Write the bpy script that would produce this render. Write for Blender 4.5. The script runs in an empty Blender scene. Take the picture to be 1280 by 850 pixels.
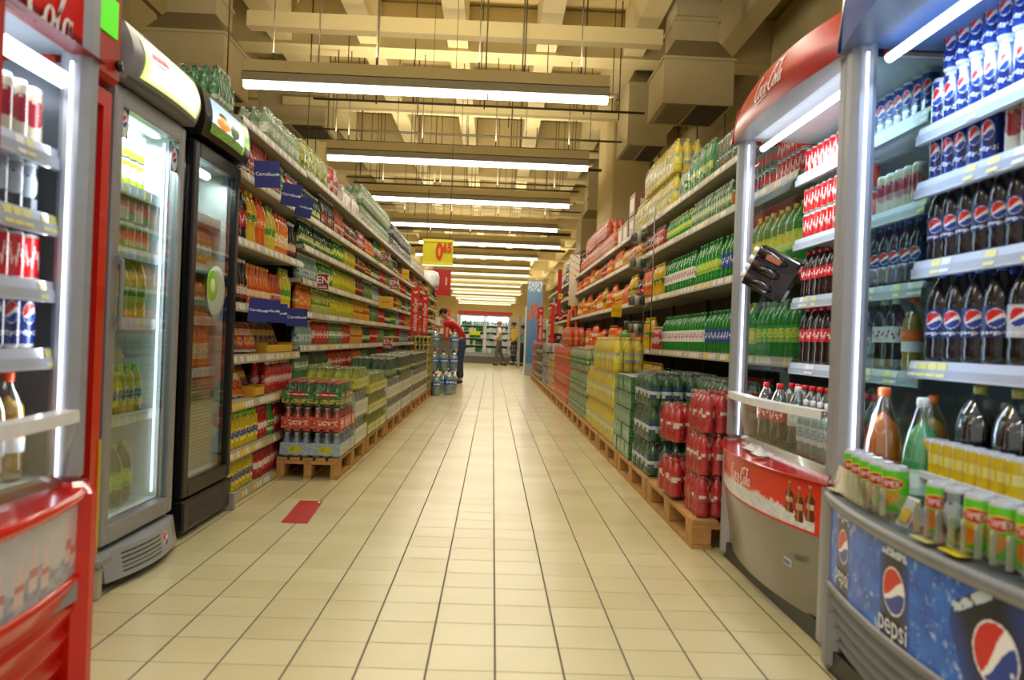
import bpy, math, random
from math import sin, cos, pi, radians, sqrt, atan2, hypot
from mathutils import Vector, Matrix
random.seed(7)
RND = random.Random(11)
SC = bpy.context.scene
COL = SC.collection

# ------------------------------------------------------------------ materials
def srgb(h):
    if isinstance(h, str):
        h = h.lstrip('#'); c = [int(h[i:i+2], 16)/255 for i in (0, 2, 4)]
    else: c = h
    return tuple((x/12.92 if x <= .04045 else ((x+.055)/1.055)**2.4) for x in c)
MATS = {}
def mat(name, col=None, rough=.5, metal=0., emit=0., ecol=None, noise=.06, nscale=18., bump=0., attr=False, coat=0., spec=.5):
    if name in MATS: return MATS[name]
    m = bpy.data.materials.new(name); m.use_nodes = True; MATS[name] = m
    nt = m.node_tree; b = nt.nodes['Principled BSDF']
    b.inputs['Roughness'].default_value = rough; b.inputs['Metallic'].default_value = metal
    b.inputs['Coat Weight'].default_value = coat; b.inputs['Specular IOR Level'].default_value = spec
    tc = nt.nodes.new('ShaderNodeTexCoord'); ns = nt.nodes.new('ShaderNodeTexNoise')
    ns.inputs['Scale'].default_value = nscale; ns.inputs['Detail'].default_value = 3
    nt.links.new(tc.outputs['Object'], ns.inputs['Vector'])
    mr = nt.nodes.new('ShaderNodeMapRange'); mr.inputs[3].default_value = 1-noise*2; mr.inputs[4].default_value = 1+noise*2
    nt.links.new(ns.outputs['Fac'], mr.inputs[0])
    mx = nt.nodes.new('ShaderNodeVectorMath'); mx.operation = 'SCALE'
    nt.links.new(mr.outputs[0], mx.inputs['Scale'])
    if attr:
        at = nt.nodes.new('ShaderNodeAttribute'); at.attribute_name = 'Col'
        nt.links.new(at.outputs['Color'], mx.inputs[0])
    else:
        mx.inputs[0].default_value = srgb(col)
    nt.links.new(mx.outputs[0], b.inputs['Base Color'])
    if emit:
        b.inputs['Emission Strength'].default_value = emit
        if attr: nt.links.new(at.outputs['Color'], b.inputs['Emission Color'])
        else: b.inputs['Emission Color'].default_value = (*srgb(ecol or col), 1)
    if bump:
        bp = nt.nodes.new('ShaderNodeBump'); bp.inputs['Strength'].default_value = bump; bp.inputs['Distance'].default_value = .01
        nt.links.new(ns.outputs['Fac'], bp.inputs['Height']); nt.links.new(bp.outputs[0], b.inputs['Normal'])
    return m
def clear(name, tint, alpha, rough=.05, bump=0., facing=.35, nscale=30, gl=(1, 1, 1), top=.6):
    """see-through plastic or glass: transparent + glossy mixed by viewing angle"""
    if name in MATS: return MATS[name]
    m = bpy.data.materials.new(name); m.use_nodes = True; MATS[name] = m
    nt = m.node_tree; nt.nodes.remove(nt.nodes['Principled BSDF']); out = nt.nodes['Material Output']
    t = nt.nodes.new('ShaderNodeBsdfTransparent'); t.inputs[0].default_value = (*srgb(tint), 1)
    g = nt.nodes.new('ShaderNodeBsdfGlossy'); g.inputs['Roughness'].default_value = rough; g.inputs[0].default_value = (*gl, 1)
    lw = nt.nodes.new('ShaderNodeLayerWeight'); lw.inputs[0].default_value = facing
    mr = nt.nodes.new('ShaderNodeMapRange'); mr.inputs[3].default_value = alpha; mr.inputs[4].default_value = min(1, alpha+top)
    nt.links.new(lw.outputs['Facing'], mr.inputs[0])
    mx = nt.nodes.new('ShaderNodeMixShader')
    nt.links.new(mr.outputs[0], mx.inputs[0]); nt.links.new(t.outputs[0], mx.inputs[1]); nt.links.new(g.outputs[0], mx.inputs[2])
    nt.links.new(mx.outputs[0], out.inputs[0])
    if bump:
        tc = nt.nodes.new('ShaderNodeTexCoord'); ns = nt.nodes.new('ShaderNodeTexNoise'); ns.inputs['Scale'].default_value = nscale
        ns.inputs['Distortion'].default_value = 1.5
        nt.links.new(tc.outputs['Object'], ns.inputs['Vector'])
        bp = nt.nodes.new('ShaderNodeBump'); bp.inputs['Strength'].default_value = bump; bp.inputs['Distance'].default_value = .02
        nt.links.new(ns.outputs['Fac'], bp.inputs['Height']); nt.links.new(bp.outputs[0], g.inputs['Normal'])
    return m
SHINY = mat('coloured_plastic', attr=True, rough=.16, noise=.03, coat=.3, spec=.6)
PRINT = mat('printed_paper', attr=True, rough=.42, noise=.02)
LITPRINT = mat('backlit_print', attr=True, rough=.3, noise=.0, emit=.9)
CLEARPET = clear('clear_plastic', '#e6f0ee', .10, .06)
FILM = clear('shrink_film', '#f4f4f2', .05, .2, bump=1.0, facing=.12, nscale=25, gl=(.85, .85, .85), top=.26)
GLASS = clear('door_glass', '#e9f3f2', .05, .02, facing=.12)
ACRYL = clear('acrylic', '#eef6f8', .10, .04)
SILVER = mat('silver_paint', '#a9abb0', .38, .35)
SILVERL = mat('light_silver', '#a4a8b0', .4, .3)
GREYP = mat('grey_plastic', '#8b8e92', .45)
DGREY = mat('dark_grey', '#3a3b3d', .5)
BLACK = mat('black_plastic', '#121214', .35)
WHITE = mat('white_enamel', '#e6e9ee', .35)
RED = mat('cola_red', '#d3170f', .28, coat=.4)
DRED = mat('dark_red', '#a01410', .4)
CREAM = mat('cream_metal', '#cfc9b4', .45)
SHELFM = mat('shelf_enamel', '#b9b4a2', .45)
BACKP = mat('back_panel', '#4a4438', .7)
WOOD = mat('pallet_wood', '#b98a4e', .75, noise=.25, nscale=9, bump=.3)
MAUVE = mat('mauve_side', '#6d6068', .4, .2)
STEEL = mat('brushed_steel', '#9a9a98', .3, .8)
TAPEY = mat('price_yellow', '#f2d21e', .5)
LED = mat('led_strip', '#eef4ff', .5, emit=3.0, ecol='#eef4ff')
TUBE = mat('tube_diffuser', '#fffdf4', .5, emit=5, ecol='#fffaec')
TUBEC = mat('cooler_tube', '#e9f4ff', .5, emit=3, ecol='#e9f4ff')
SKIN = mat('skin', '#c48e6c', .55, noise=.03)

# ------------------------------------------------------------------ mesh builder
class MB:
    def __init__(s): s.v = []; s.f = []; s.c = []; s.m = []; s.sm = []
    def add(s, vs, fs, col=(.5, .5, .5), mi=0, smooth=False):
        n = len(s.v); s.v += [tuple(p) for p in vs]
        for k, f in enumerate(fs):
            s.f.append(tuple(i+n for i in f)); s.c.append(col[k] if isinstance(col, list) else col); s.m.append(mi); s.sm.append(smooth)
        return s
    def box(s, x0, x1, y0, y1, z0, z1, col=(.5, .5, .5), mi=0, bev=0.):
        if x0 > x1: x0, x1 = x1, x0
        if y0 > y1: y0, y1 = y1, y0
        if z0 > z1: z0, z1 = z1, z0
        if bev <= 0:
            vs = [(x, y, z) for z in (z0, z1) for x, y in ((x0, y0), (x1, y0), (x1, y1), (x0, y1))]
            return s.add(vs, [(3, 2, 1, 0), (4, 5, 6, 7), (0, 1, 5, 4), (1, 2, 6, 5), (2, 3, 7, 6), (3, 0, 4, 7)], col, mi)
        b = min(bev, (x1-x0)/2.01, (y1-y0)/2.01, (z1-z0)/2.01)
        def ring(z, e): return [(x0+e+b, y0+e, z), (x1-e-b, y0+e, z), (x1-e, y0+e+b, z), (x1-e, y1-e-b, z), (x1-e-b, y1-e, z), (x0+e+b, y1-e, z), (x0+e, y1-e-b, z), (x0+e, y0+e+b, z)]
        vs = ring(z0, b*.6)+ring(z0+b, 0)+ring(z1-b, 0)+ring(z1, b*.6)
        fs = [tuple(range(7, -1, -1)), tuple(range(24, 32))]
        for k in range(3):
            for i in range(8): fs.append((k*8+i, k*8+(i+1) % 8, k*8+8+(i+1) % 8, k*8+8+i))
        return s.add(vs, fs, col, mi)
    def lathe(s, prof, seg=12, cx=0, cy=0, z=0, colf=None, col=(.5,)*3, mi=0, mif=None):
        vs = []; fs = []; cs = []; ms = []
        for r, h in prof:
            for k in range(seg):
                a = 2*pi*k/seg; vs.append((cx+r*sin(a), cy-r*cos(a), z+h))
        for i in range(len(prof)-1):
            for k in range(seg):
                k2 = (k+1) % seg
                fs.append((i*seg+k, i*seg+k2, (i+1)*seg+k2, (i+1)*seg+k))
                cs.append(colf(i, k) if colf else col); ms.append(mif(i) if mif else mi)
        n = len(s.v); s.v += vs
        for f, c, m_ in zip(fs, cs, ms):
            s.f.append(tuple(i+n for i in f)); s.c.append(c); s.m.append(m_); s.sm.append(True)
        if prof[-1][0] > .0005: s.f.append(tuple(n+(len(prof)-1)*seg+k for k in range(seg))); s.c.append(colf(len(prof)-2, 0) if colf else col); s.m.append(mif(len(prof)-2) if mif else mi); s.sm.append(False)
        if prof[0][0] > .0005: s.f.append(tuple(n+seg-1-k for k in range(seg))); s.c.append(colf(0, 0) if colf else col); s.m.append(mif(0) if mif else mi); s.sm.append(False)
        return s
    def tube(s, pts, r, seg=8, col=(.5,)*3, mi=0):
        pts = [Vector(p) for p in pts]; vs = []
        for i, p in enumerate(pts):
            d = (pts[min(i+1, len(pts)-1)]-pts[max(i-1, 0)]).normalized()
            a = d.cross(Vector((0, 0, 1)) if abs(d.z) < .9 else Vector((1, 0, 0))).normalized(); b = d.cross(a)
            rr = r[i] if isinstance(r, (list, tuple)) else r
            for k in range(seg):
                t = 2*pi*k/seg; vs.append(p+(a*cos(t)+b*sin(t))*rr)
        fs = [(i*seg+k, i*seg+(k+1) % seg, (i+1)*seg+(k+1) % seg, (i+1)*seg+k) for i in range(len(pts)-1) for k in range(seg)]
        fs += [tuple(range(seg-1, -1, -1)), tuple((len(pts)-1)*seg+k for k in range(seg))]
        return s.add(vs, fs, col, mi, True)
    def grid(s, fn, nu, nv, colf=None, col=(.5,)*3, mi=0, flip=False, smooth=True):
        vs = [fn(i/nu, j/nv) for j in range(nv+1) for i in range(nu+1)]
        fs = []; cs = []
        for j in range(nv):
            for i in range(nu):
                a = j*(nu+1)+i; q = (a, a+1, a+nu+2, a+nu+1)
                fs.append(q[::-1] if flip else q); cs.append(colf((i+.5)/nu, (j+.5)/nv) if colf else col)
        n = len(s.v); s.v += [tuple(p) for p in vs]
        for f, c in zip(fs, cs): s.f.append(tuple(i+n for i in f)); s.c.append(c); s.m.append(mi); s.sm.append(smooth)
        return s
    def prism(s, poly, a0, a1, axis='y', col=(.5,)*3, mi=0):
        def P(p, a): return {'y': (p[0], a, p[1]), 'x': (a, p[0], p[1]), 'z': (p[0], p[1], a)}[axis]
        n = len(poly); vs = [P(p, a0) for p in poly]+[P(p, a1) for p in poly]
        fs = [tuple(range(n)), tuple(range(2*n-1, n-1, -1))]+[(i, n+i, n+(i+1) % n, (i+1) % n) for i in range(n)]
        return s.add(vs, fs, col, mi)
    def merge(s, o, M):
        n = len(s.v)
        for p in o.v: s.v.append(tuple(M @ Vector(p)))
        for f in o.f: s.f.append(tuple(i+n for i in f))
        s.c += o.c; s.m += o.m; s.sm += o.sm
        return s
    def mesh(s, name, mats):
        me = bpy.data.meshes.new(name); me.from_pydata(s.v, [], s.f)
        if not isinstance(mats, (list, tuple)): mats = [mats]
        for m_ in mats: me.materials.append(m_)
        me.polygons.foreach_set('material_index', s.m); me.polygons.foreach_set('use_smooth', s.sm)
        at = me.color_attributes.new('Col', 'FLOAT_COLOR', 'CORNER')
        buf = []
        for f, c in zip(s.f, s.c):
            c3 = c if len(c) == 3 else c[:3]
            buf += [c3[0], c3[1], c3[2], 1.]*len(f)
        at.data.foreach_set('color', buf)
        me.update(); return me
CC = {}
def H(h):
    if h not in CC: CC[h] = srgb(h)
    return CC[h]

def link(name, data, parent=None, loc=(0, 0, 0), rz=0., kind=None):
    o = bpy.data.objects.new(name, data); COL.objects.link(o)
    o.location = loc
    if rz: o.rotation_euler = (0, 0, rz)
    if parent: o.parent = parent
    if kind: o['kind'] = kind
    return o
def tag(o, label, cat, group=None):
    o['label'] = label; o['category'] = cat
    if group: o['group'] = group
    n = len(label.split())
    if n > 16 or n < 4: print('LABEL LEN', n, label)
    return o
def thing(name, label, cat, loc=(0, 0, 0), rz=0., group=None):
    o = link(name, None, None, loc, rz); o.empty_display_size = .1
    return tag(o, label, cat, group)
def obj(name, mb, mats, parent=None, loc=(0, 0, 0), rz=0., label=None):
    o = link(name, mb.mesh(name, mats), parent, loc, rz)
    if label: o['label'] = label
    return o
def struct(name, mb, mats):
    o = obj(name, mb, mats); o['kind'] = 'structure'; return o

# ------------------------------------------------------------------ lettering
def text_flat(body, size, ext=.0, shear=0., bold=0., spacing=1., align='CENTER'):
    cu = bpy.data.curves.new('t', 'FONT'); cu.body = body; cu.size = size; cu.extrude = ext; cu.shear = shear
    cu.offset = bold; cu.space_character = spacing; cu.align_x = align; cu.align_y = 'CENTER'; cu.resolution_u = 4
    o = bpy.data.objects.new('t', cu); COL.objects.link(o)
    dg = bpy.context.evaluated_depsgraph_get(); dg.update()
    me = bpy.data.meshes.new_from_object(o.evaluated_get(dg))
    vs = [tuple(v.co) for v in me.vertices]; fs = [tuple(p.vertices) for p in me.polygons]
    bpy.data.objects.remove(o); bpy.data.curves.remove(cu); bpy.data.meshes.remove(me)
    return vs, fs
def mapped(mb, vf, fn, col=(.9,)*3, mi=0):
    vs, fs = vf; return mb.add([fn(*p[:2]) if len(p) < 3 or abs(p[2]) < 1e-9 else fn(p[0], p[1]) for p in vs], fs, col, mi)
def ribbon(pts, n=8):
    """2-D brush stroke through (x,y,w) points"""
    P = [pts[0]]+list(pts)+[pts[-1]]; L = []
    for i in range(1, len(P)-2):
        for k in range(n):
            t = k/n; q = []
            for d in range(3):
                a, b, c, e = P[i-1][d], P[i][d], P[i+1][d], P[i+2][d]
                q.append(.5*(2*b+(c-a)*t+(2*a-5*b+4*c-e)*t*t+(3*b-a-3*c+e)*t**3))
            L.append(q)
    L.append(list(P[-2]))
    vs = []
    for i, (x, y, w) in enumerate(L):
        a = L[max(i-1, 0)]; b = L[min(i+1, len(L)-1)]; dx, dy = b[0]-a[0], b[1]-a[1]; d = hypot(dx, dy) or 1
        w = max(w, .01)/2; vs += [(x-dy/d*w, y+dx/d*w), (x+dy/d*w, y-dx/d*w)]
    return vs, [(2*i, 2*i+1, 2*i+3, 2*i+2) for i in range(len(L)-1)]
def ell(cx, cy, rx, ry, a0, a1, w, n=9):
    return [(cx+rx*cos(radians(a0+(a1-a0)*k/n)), cy+ry*sin(radians(a0+(a1-a0)*k/n)), w*(.6+.6*abs(sin(radians(a0+(a1-a0)*k/n)+pi/2)))) for k in range(n+1)]
def cola_script():
    S = []
    def C(o):
        return [(o+.66, .72, .05), (o+.62, .92, .07), (o+.42, .98, .09), (o+.16, .75, .14), (o+.06, .38, .17), (o+.16, .08, .14), (o+.38, .0, .09), (o+.62, .18, .05)]
    S.append(C(0)); S.append(ell(.80, .26, .15, .23, 80, 450, .10)); S.append([(.80, .5, .03), (1.0, .5, .04), (1.1, .4, .03)])
    S.append(ell(1.27, .25, .15, .23, 50, 320, .10)); S.append(ell(1.68, .25, .14, .23, 60, 420, .10)); S.append([(1.84, .5, .09), (1.82, .2, .09), (1.9, .03, .06), (2.0, .1, .03)])
    S.append([(2.05, .3, .08), (2.2, .32, .08)])
    S.append(C(2.2)); S.append([(2.86, .72, .05), (2.7, .62, .06), (2.62, .8, .06), (2.9, 1.05, .09), (3.3, 1.0, .10), (3.7, 1.06, .05)])
    S.append(ell(3.02, .26, .15, .23, 80, 450, .10)); S.append([(3.2, .15, .04), (3.42, .6, .08), (3.52, .95, .07), (3.42, .9, .06), (3.35, .3, .11), (3.42, .02, .07), (3.55, .12, .03)])
    S.append(ell(3.74, .25, .14, .23, 60, 420, .10)); S.append([(3.9, .5, .09), (3.88, .2, .09), (3.96, .03, .06), (4.1, .14, .03)])
    S.append([(.2, -.12, .02), (.8, -.16, .06), (1.6, -.1, .05), (2.2, -.12, .02)])
    V = []; F = []
    for st in S:
        vs, fs = ribbon(st); n = len(V); V += [((x+.18*y-2.05)/4.1, (y-.45)/4.1) for x, y in vs]; F += [tuple(i+n for i in f) for f in fs]
    return V, F
COLA = cola_script()
F57 = {'T': '11111 00100 00100 00100 00100 00100 00100', 'A': '01110 10001 10001 11111 10001 10001 10001', 'M': '10001 11011 10101 10101 10001 10001 10001',
       'E': '11111 10000 10000 11110 10000 10000 11111', 'K': '10001 10010 10100 11000 10100 10010 10001', 'P': '11110 10001 10001 11110 10000 10000 10000',
       'S': '01111 10000 10000 01110 00001 00001 11110', 'I': '111 010 010 010 010 010 111', 'O': '01110 10001 10001 10001 10001 10001 01110', 'C': '01111 10000 10000 10000 10000 10000 01111',
       'L': '10000 10000 10000 10000 10000 10000 11111', 'F': '11111 10000 10000 11110 10000 10000 10000', 'N': '10001 11001 10101 10011 10001 10001 10001', '-': '000 000 000 111 000 000 000',
       'p': '0000 0000 1110 1001 1110 1000 1000', 'e': '0000 0110 1001 1111 1000 0111 0000', 's': '0000 0111 1000 0110 0001 1110 0000', 'i': '1 0 1 1 1 1 0', 'R': '11110 10001 10001 11110 10100 10010 10001',
       'U': '10001 10001 10001 10001 10001 10001 01110', '7': '11111 00001 00010 00100 01000 01000 01000'}
def bm_text(word, x0, y0, x1, y1, u, v):
    if not (x0 <= u < x1 and y0 <= v < y1): return False
    rows = []
    for r in range(7):
        rows.append('0'.join(F57[ch].split()[r] for ch in word))
    W = len(rows[0]); c = int((u-x0)/(x1-x0)*W); r = 6-int((v-y0)/(y1-y0)*7)
    return rows[max(0, min(6, r))][max(0, min(W-1, c))] == '1'
def globe(dx, dy, R):
    """red, white and blue round emblem; None outside"""
    d = hypot(dx, dy)/R
    if d > 1: return None
    if d > .93: return H('#e8e8ee')
    x, y = dx/R, dy/R
    w = .16*sin(x*2.4)-.02+x*.25
    if y > w+.14+.12*x: return H('#d2201c')
    if y > w-.2-.12*x: return H('#f4f4f6')
    return H('#1d3f9c')
def hash2(i, j, s=0):
    n = (i*374761393+j*668265263+s*2147483647) & 0xffffffff; n = ((n ^ (n >> 13))*1274126177) & 0xffffffff
    return ((n ^ (n >> 16)) & 0xffff)/65535
def vn(x, y, s=0):
    i, j = math.floor(x), math.floor(y); fx, fy = x-i, y-j; fx = fx*fx*(3-2*fx); fy = fy*fy*(3-2*fy)
    return (hash2(i, j, s)*(1-fx)+hash2(i+1, j, s)*fx)*(1-fy)+(hash2(i, j+1, s)*(1-fx)+hash2(i+1, j+1, s)*fx)*fy
def fbm(x, y, s=0): return .5*vn(x, y, s)+.3*vn(x*2.1, y*2.1, s+1)+.2*vn(x*4.3, y*4.3, s+2)
def mixc(a, b, t): t = max(0, min(1, t)); return tuple(a[i]*(1-t)+b[i]*t for i in range(3))

# ------------------------------------------------------------------ product library
PROF = {
 'pet': [(0, .01), (.55, 0), (.86, .012), (1, .04), (1, .16), (.94, .2), (1, .25), (1, .60), (.93, .68), (.72, .78), (.42, .87), (.31, .91), (.31, .93)],
 'cola': [(0, .01), (.6, 0), (.88, .012), (.96, .05), (.97, .16), (.86, .28), (.93, .36), (1, .44), (1, .60), (.92, .70), (.68, .81), (.4, .89), (.31, .92), (.31, .935)],
 'glass': [(0, .01), (.7, 0), (.97, .01), (1, .03), (1, .50), (.93, .56), (.62, .68), (.42, .78), (.36, .92), (.38, .94)],
 'juice': [(0, .01), (.8, 0), (1, .02), (1, .10), (.9, .14), (1, .18), (1, .58), (.9, .66), (.95, .72), (.8, .82), (.5, .88), (.48, .9)],
 'jug': [(0, .01), (.85, 0), (1, .03), (1, .3), (.93, .35), (1, .4), (1, .62), (.9, .74), (.6, .84), (.28, .9), (.26, .93)],
 'fat': [(0, .01), (.6, 0), (.9, .015), (1, .05), (1, .55), (.98, .64), (.88, .74), (.66, .83), (.38, .90), (.26, .93), (.26, .94)],
 'cone': [(0, .01), (.8, 0), (1, .02), (1, .35), (.92, .5), (.72, .65), (.5, .78), (.34, .88), (.28, .93)],
 'can': [(0, .012), (.72, .012), (.8, 0), (.88, .02), (1, .07), (1, .92), (.86, .985), (.84, 1), (.79, .985), (0, .985)],
}
LABZ = {'pet': (.26, .56), 'cola': (.38, .60), 'glass': (.14, .44), 'juice': (.2, .56), 'jug': (.42, .6), 'fat': (.22, .52), 'cone': (.08, .32), 'can': (.07, .92)}
PR = {}
def prod(key, kind, h, r, body, cap, lab, lab2, desc, name=None, pat='blob', liquid=None, cat='bottle', group=None):
    if not name:
        d = desc.lower()
        name = 'cola_bottle' if 'cola' in d else 'green_soda_bottle' if 'green soda' in d or 'mint' in d else 'lemon_soda_bottle' if 'lemon' in d or 'lime' in d else 'orange_soda_bottle' if 'orange' in d or 'peach' in d else 'glass_drink_bottle' if 'glass' in d else 'fruit_soda_bottle' if 'red' in d or 'slim' in d else 'soda_bottle'
    PR[key] = dict(key=key, kind=kind, h=h, r=r, body=body, cap=cap, lab=lab, lab2=lab2, desc=desc, name=name, pat=pat, liquid=liquid, cat=cat, cache={})
def label_paint(p):
    A, B = H(p['lab']), H(p['lab2']); pat = p['pat']
    def f(u, v):
        uu = (u*2+.5) % 1           # artwork repeats twice around
        if pat == 'pepsi':
            g = globe((uu-.5)*2.2, (v-.62)*1.3, .40)
            if g: return g
            if bm_text('pepsi', .2, .06, .8, .24, uu, v): return H('#e8ecf8')
            return A
        if pat == 'pepsican':
            g = globe((uu-.5)*2.4, (v-.62)*1.9, .42)
            if g: return g
            if bm_text('pepsi', .2, .16, .8, .30, uu, v): return H('#e8ecf8')
            return mixc(A, B, .5+.5*sin(uu*9+v*6))
        if pat == 'fruit':
            if ((uu-.5)/.33)**2+((v-.68)/.13)**2 < 1:
                return H('#f6f2e8') if bm_text('TAMEK', .24, .61, .76, .75, uu, v) else H('#c01818')
            if ((uu-.5)/.36)**2+((v-.68)/.16)**2 < 1: return H('#f0d050')
            if hypot((uu-.42)*1.2, (v-.30)) < .19: return mixc(H('#ff7a10'), H('#f8a030'), fbm(u*20, v*12))
            if hypot((uu-.66)*1.2, (v-.38)) < .12: return H('#ff8c1a')
            return mixc(A, B, .5-v)
        if pat == 'script':
            w = .5+.12*sin(uu*25)+.1*sin(uu*61)
            if .15 < uu < .85 and abs(v-w) < .09+.08*sin(uu*40): return B
            return A
        if pat == 'band':
            return B if .35 < v < .65 and (int(uu*14) % 5) else A
        if pat == 'split': return A if v > .45 else B
        if pat == 'blue_on_white':
            if .2 < uu < .8 and abs(v-.5) < .16+.1*sin(uu*30): return B
            return A
        k = hash2(int(uu*6), int(v*4), len(p['key'])+ord(p['key'][0]))
        if ((uu-.5)/.3)**2+((v-.55)/.28)**2 < 1: return B if fbm(uu*14, v*9, ord(p['key'][-1])) > .33 else A
        return A if k > .2 else mixc(A, B, .5)
    return f
def product_mb(p, seg, part, detail=True):
    """part: body / cap / label / all"""
    h, r = p['h'], p['r']; kind = p['kind']; prof = [(a*r, b*h) for a, b in PROF[kind]]
    bc = H(p['body']); z0, z1 = LABZ[kind]; mb = MB()
    liq = H(p['liquid']) if p['liquid'] else bc
    if kind == 'can':
        paint = label_paint(p)
        body = [(a*r, b*h) for a, b in PROF['can']]
        if part in ('body', 'all'):
            if part == 'all' or not detail:
                P2 = body[:4]+[(r, h*(.07+.85*t/4)) for t in range(5)]+body[6:]
                mb.lathe(P2, seg, colf=lambda i, k: paint(((k+.5)/seg), ((i-4)+.5)/4) if 4 <= i < 8 else H('#b9bcc0'))
            else: mb.lathe(body, seg, col=H('#b9bcc0'))
        if part == 'label': mb.grid(lambda u, v: (r*1.003*sin(2*pi*u), -r*1.003*cos(2*pi*u), h*(.075+.84*v)), 200 if p['pat'] == 'fruit' else 110, 64 if p['pat'] == 'fruit' else 40, paint)
        return mb
    if part in ('body', 'all'):
        if part == 'all':
            lc, lc2 = H(p['lab']), H(p['lab2'])
            P2 = [q for q in PROF[kind] if q[1] < z0]+[(1.015, z0), (1.015, z0+(z1-z0)*.33), (1.015, z0+(z1-z0)*.67), (1.015, z1)]+[q for q in PROF[kind] if q[1] > z1]
            nl = len([q for q in PROF[kind] if q[1] < z0])
            P2 = [(a*r, b*h) for a, b in P2]
            def cf(i, k):
                if nl <= i < nl+3:
                    q = hash2(i, k, len(p['key'])+3*ord(p['key'][0])+ord(p['key'][-1]))
                    return lc2 if (i == nl+1 and q > .3) or q > .82 else mixc(lc, (.02, .02, .02), .35) if q < .1 else lc
                return liq if P2[i][1] < h*.8 else bc
            mb.lathe(P2, seg, colf=cf)
            cr = prof[-1][0]*1.15
            mb.lathe([(cr, prof[-1][1]-.004), (cr, h*.99), (cr*.85, h)], max(6, seg//2), col=H(p['cap']))
        else:
            mb.lathe(prof, seg, colf=lambda i, k: liq if prof[i][1] < h*.74 else bc)
            if p['liquid']:
                pass
    if part == 'liquid':
        mb.lathe([(a*.96, b+.002) for a, b in prof if b < h*.78]+[(0, h*.78)], seg, col=H(p['liquid']))
    if part == 'cap':
        cr = prof[-1][0]*1.18; n = seg
        mb.lathe([(cr*.9, prof[-1][1]-.006), (cr, prof[-1][1]-.004), (cr, h*.985), (cr*.85, h), (0, h)], n, col=H(p['cap']))
    if part == 'label':
        paint = label_paint(p); ra = r*1.012
        mb.grid(lambda u, v: (ra*sin(2*pi*u), -ra*cos(2*pi*u), h*(z0+(z1-z0)*v)), 110 if p['pat'] == 'pepsi' else 64, 30 if p['pat'] == 'pepsi' else 18, paint)
    return mb
def proto(key, lod):
    p = PR[key]
    if lod in p['cache']: return p['cache'][lod]
    if lod == 'near':
        parts = []
        if p['kind'] == 'can':
            parts = [('body', product_mb(p, 20, 'body').mesh(p['name'], SHINY)), ('label', product_mb(p, 20, 'label').mesh('printed_sleeve', SHINY))]
        else:
            parts.append(('body', product_mb(p, 18, 'body').mesh(p['name'], CLEARPET if p['liquid'] else SHINY)))
            if p['liquid']: parts.append(('drink', product_mb(p, 16, 'liquid').mesh('drink', SHINY)))
            parts.append(('label', product_mb(p, 18, 'label').mesh('label', PRINT)))
            parts.append(('cap', product_mb(p, 14, 'cap').mesh('cap', SHINY)))
    else:
        parts = [('body', product_mb(p, 12 if lod == 'mid' else 8, 'all').mesh(p['name'], SHINY))]
    p['cache'][lod] = parts; return parts
def place(key, loc, label, group, lod='near', rz=0., name=None, tilt=None):
    p = PR[key]; parts = proto(key, lod)
    root = link(name or p['name'], parts[0][1], None, loc, rz)
    if tilt: root.rotation_euler = (tilt[0], tilt[1], rz)
    tag(root, label, p['cat'], group)
    for nm, me in parts[1:]: link(nm, me, root)
    return root

# colour variants seen on the shelves
prod('cola05', 'cola', .225, .034, '#2a1510', '#c8141a', '#c9141c', '#f2ece8', 'cola bottle with red label and red cap', pat='script')
prod('cola1', 'cola', .27, .040, '#20100c', '#c8141a', '#cc1420', '#f4eeea', 'large cola bottle with red label', pat='script')
prod('cola15', 'pet', .31, .044, '#1c0f0c', '#c8141a', '#b8141c', '#efe8e4', 'dark cola bottle with dark red label', pat='script')
prod('colaw', 'cola', .27, .042, '#16100f', '#e8e8e8', '#d8d8dc', '#8a1420', 'dark cola bottle with white cap and silver label', pat='script')
prod('dark_small', 'glass', .235, .030, '#24120c', '#d5d5d5', '#cfc9bc', '#7c1c18', 'dark glass bottle with pale label')
prod('orange_small', 'glass', .235, .031, '#b84318', '#d83a18', '#e0d0b8', '#9c2014', 'slim amber orange bottle with cream label')
prod('red_small', 'glass', .225, .032, '#8e1a18', '#c81c18', '#dab6a0', '#6a1010', 'slim red drink bottle with pink label')
prod('green_small', 'glass', .225, .032, '#3f8c2e', '#d0d0c0', '#c8dca0', '#2c6a20', 'slim bright green drink bottle')
prod('yellow15', 'cola', .315, .044, '#e2b512', '#e8c818', '#ecc824', '#2c7a3c', 'yellow lemon soda bottle with yellow cap')
prod('orange15', 'cola', .315, .045, '#ec6a0c', '#d8240c', '#f07a10', '#f6e8d8', 'bright orange soda bottle with red cap', pat='script')
prod('lemon', 'pet', .30, .044, '#d9c234', '#7ea828', '#d8d24a', '#4c9a34', 'pale yellow lemon drink bottle with green cap')
prod('orange1', 'juice', .275, .038, '#ee7d14', '#ea5c10', '#f29a28', '#fff0d0', 'orange juice drink bottle with orange cap')
prod('tall_dark', 'glass', .27, .032, '#1f1210', '#dcdcdc', '#8c2a18', '#e8d8c0', 'tall dark glass bottle with brown label')
prod('tall_orange', 'glass', .26, .034, '#dd6b16', '#e8a020', '#c84018', '#f0d8a0', 'tall glass bottle of orange juice')
prod('tea', 'juice', .21, .036, '#c8b21c', '#7fc52a', '#f0dc30', '#2a3f94', 'yellow ice tea bottle with lime green cap', name='tea_bottle')
prod('redjuice', 'juice', .21, .035, '#a81f1c', '#b81818', '#c22420', '#e8dcd8', 'red fruit drink bottle with white print', name='juice_bottle')
prod('pinkred', 'pet', .215, .034, '#b82a24', '#d8d0c8', '#c83028', '#e8c8c0', 'small red fruit soda bottle', name='soda_bottle')
prod('greenclear', 'pet', .215, .034, '#5c8458', '#dfe4dc', '#8fb06a', '#e8eee0', 'small pale green soda bottle with white cap')
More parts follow.
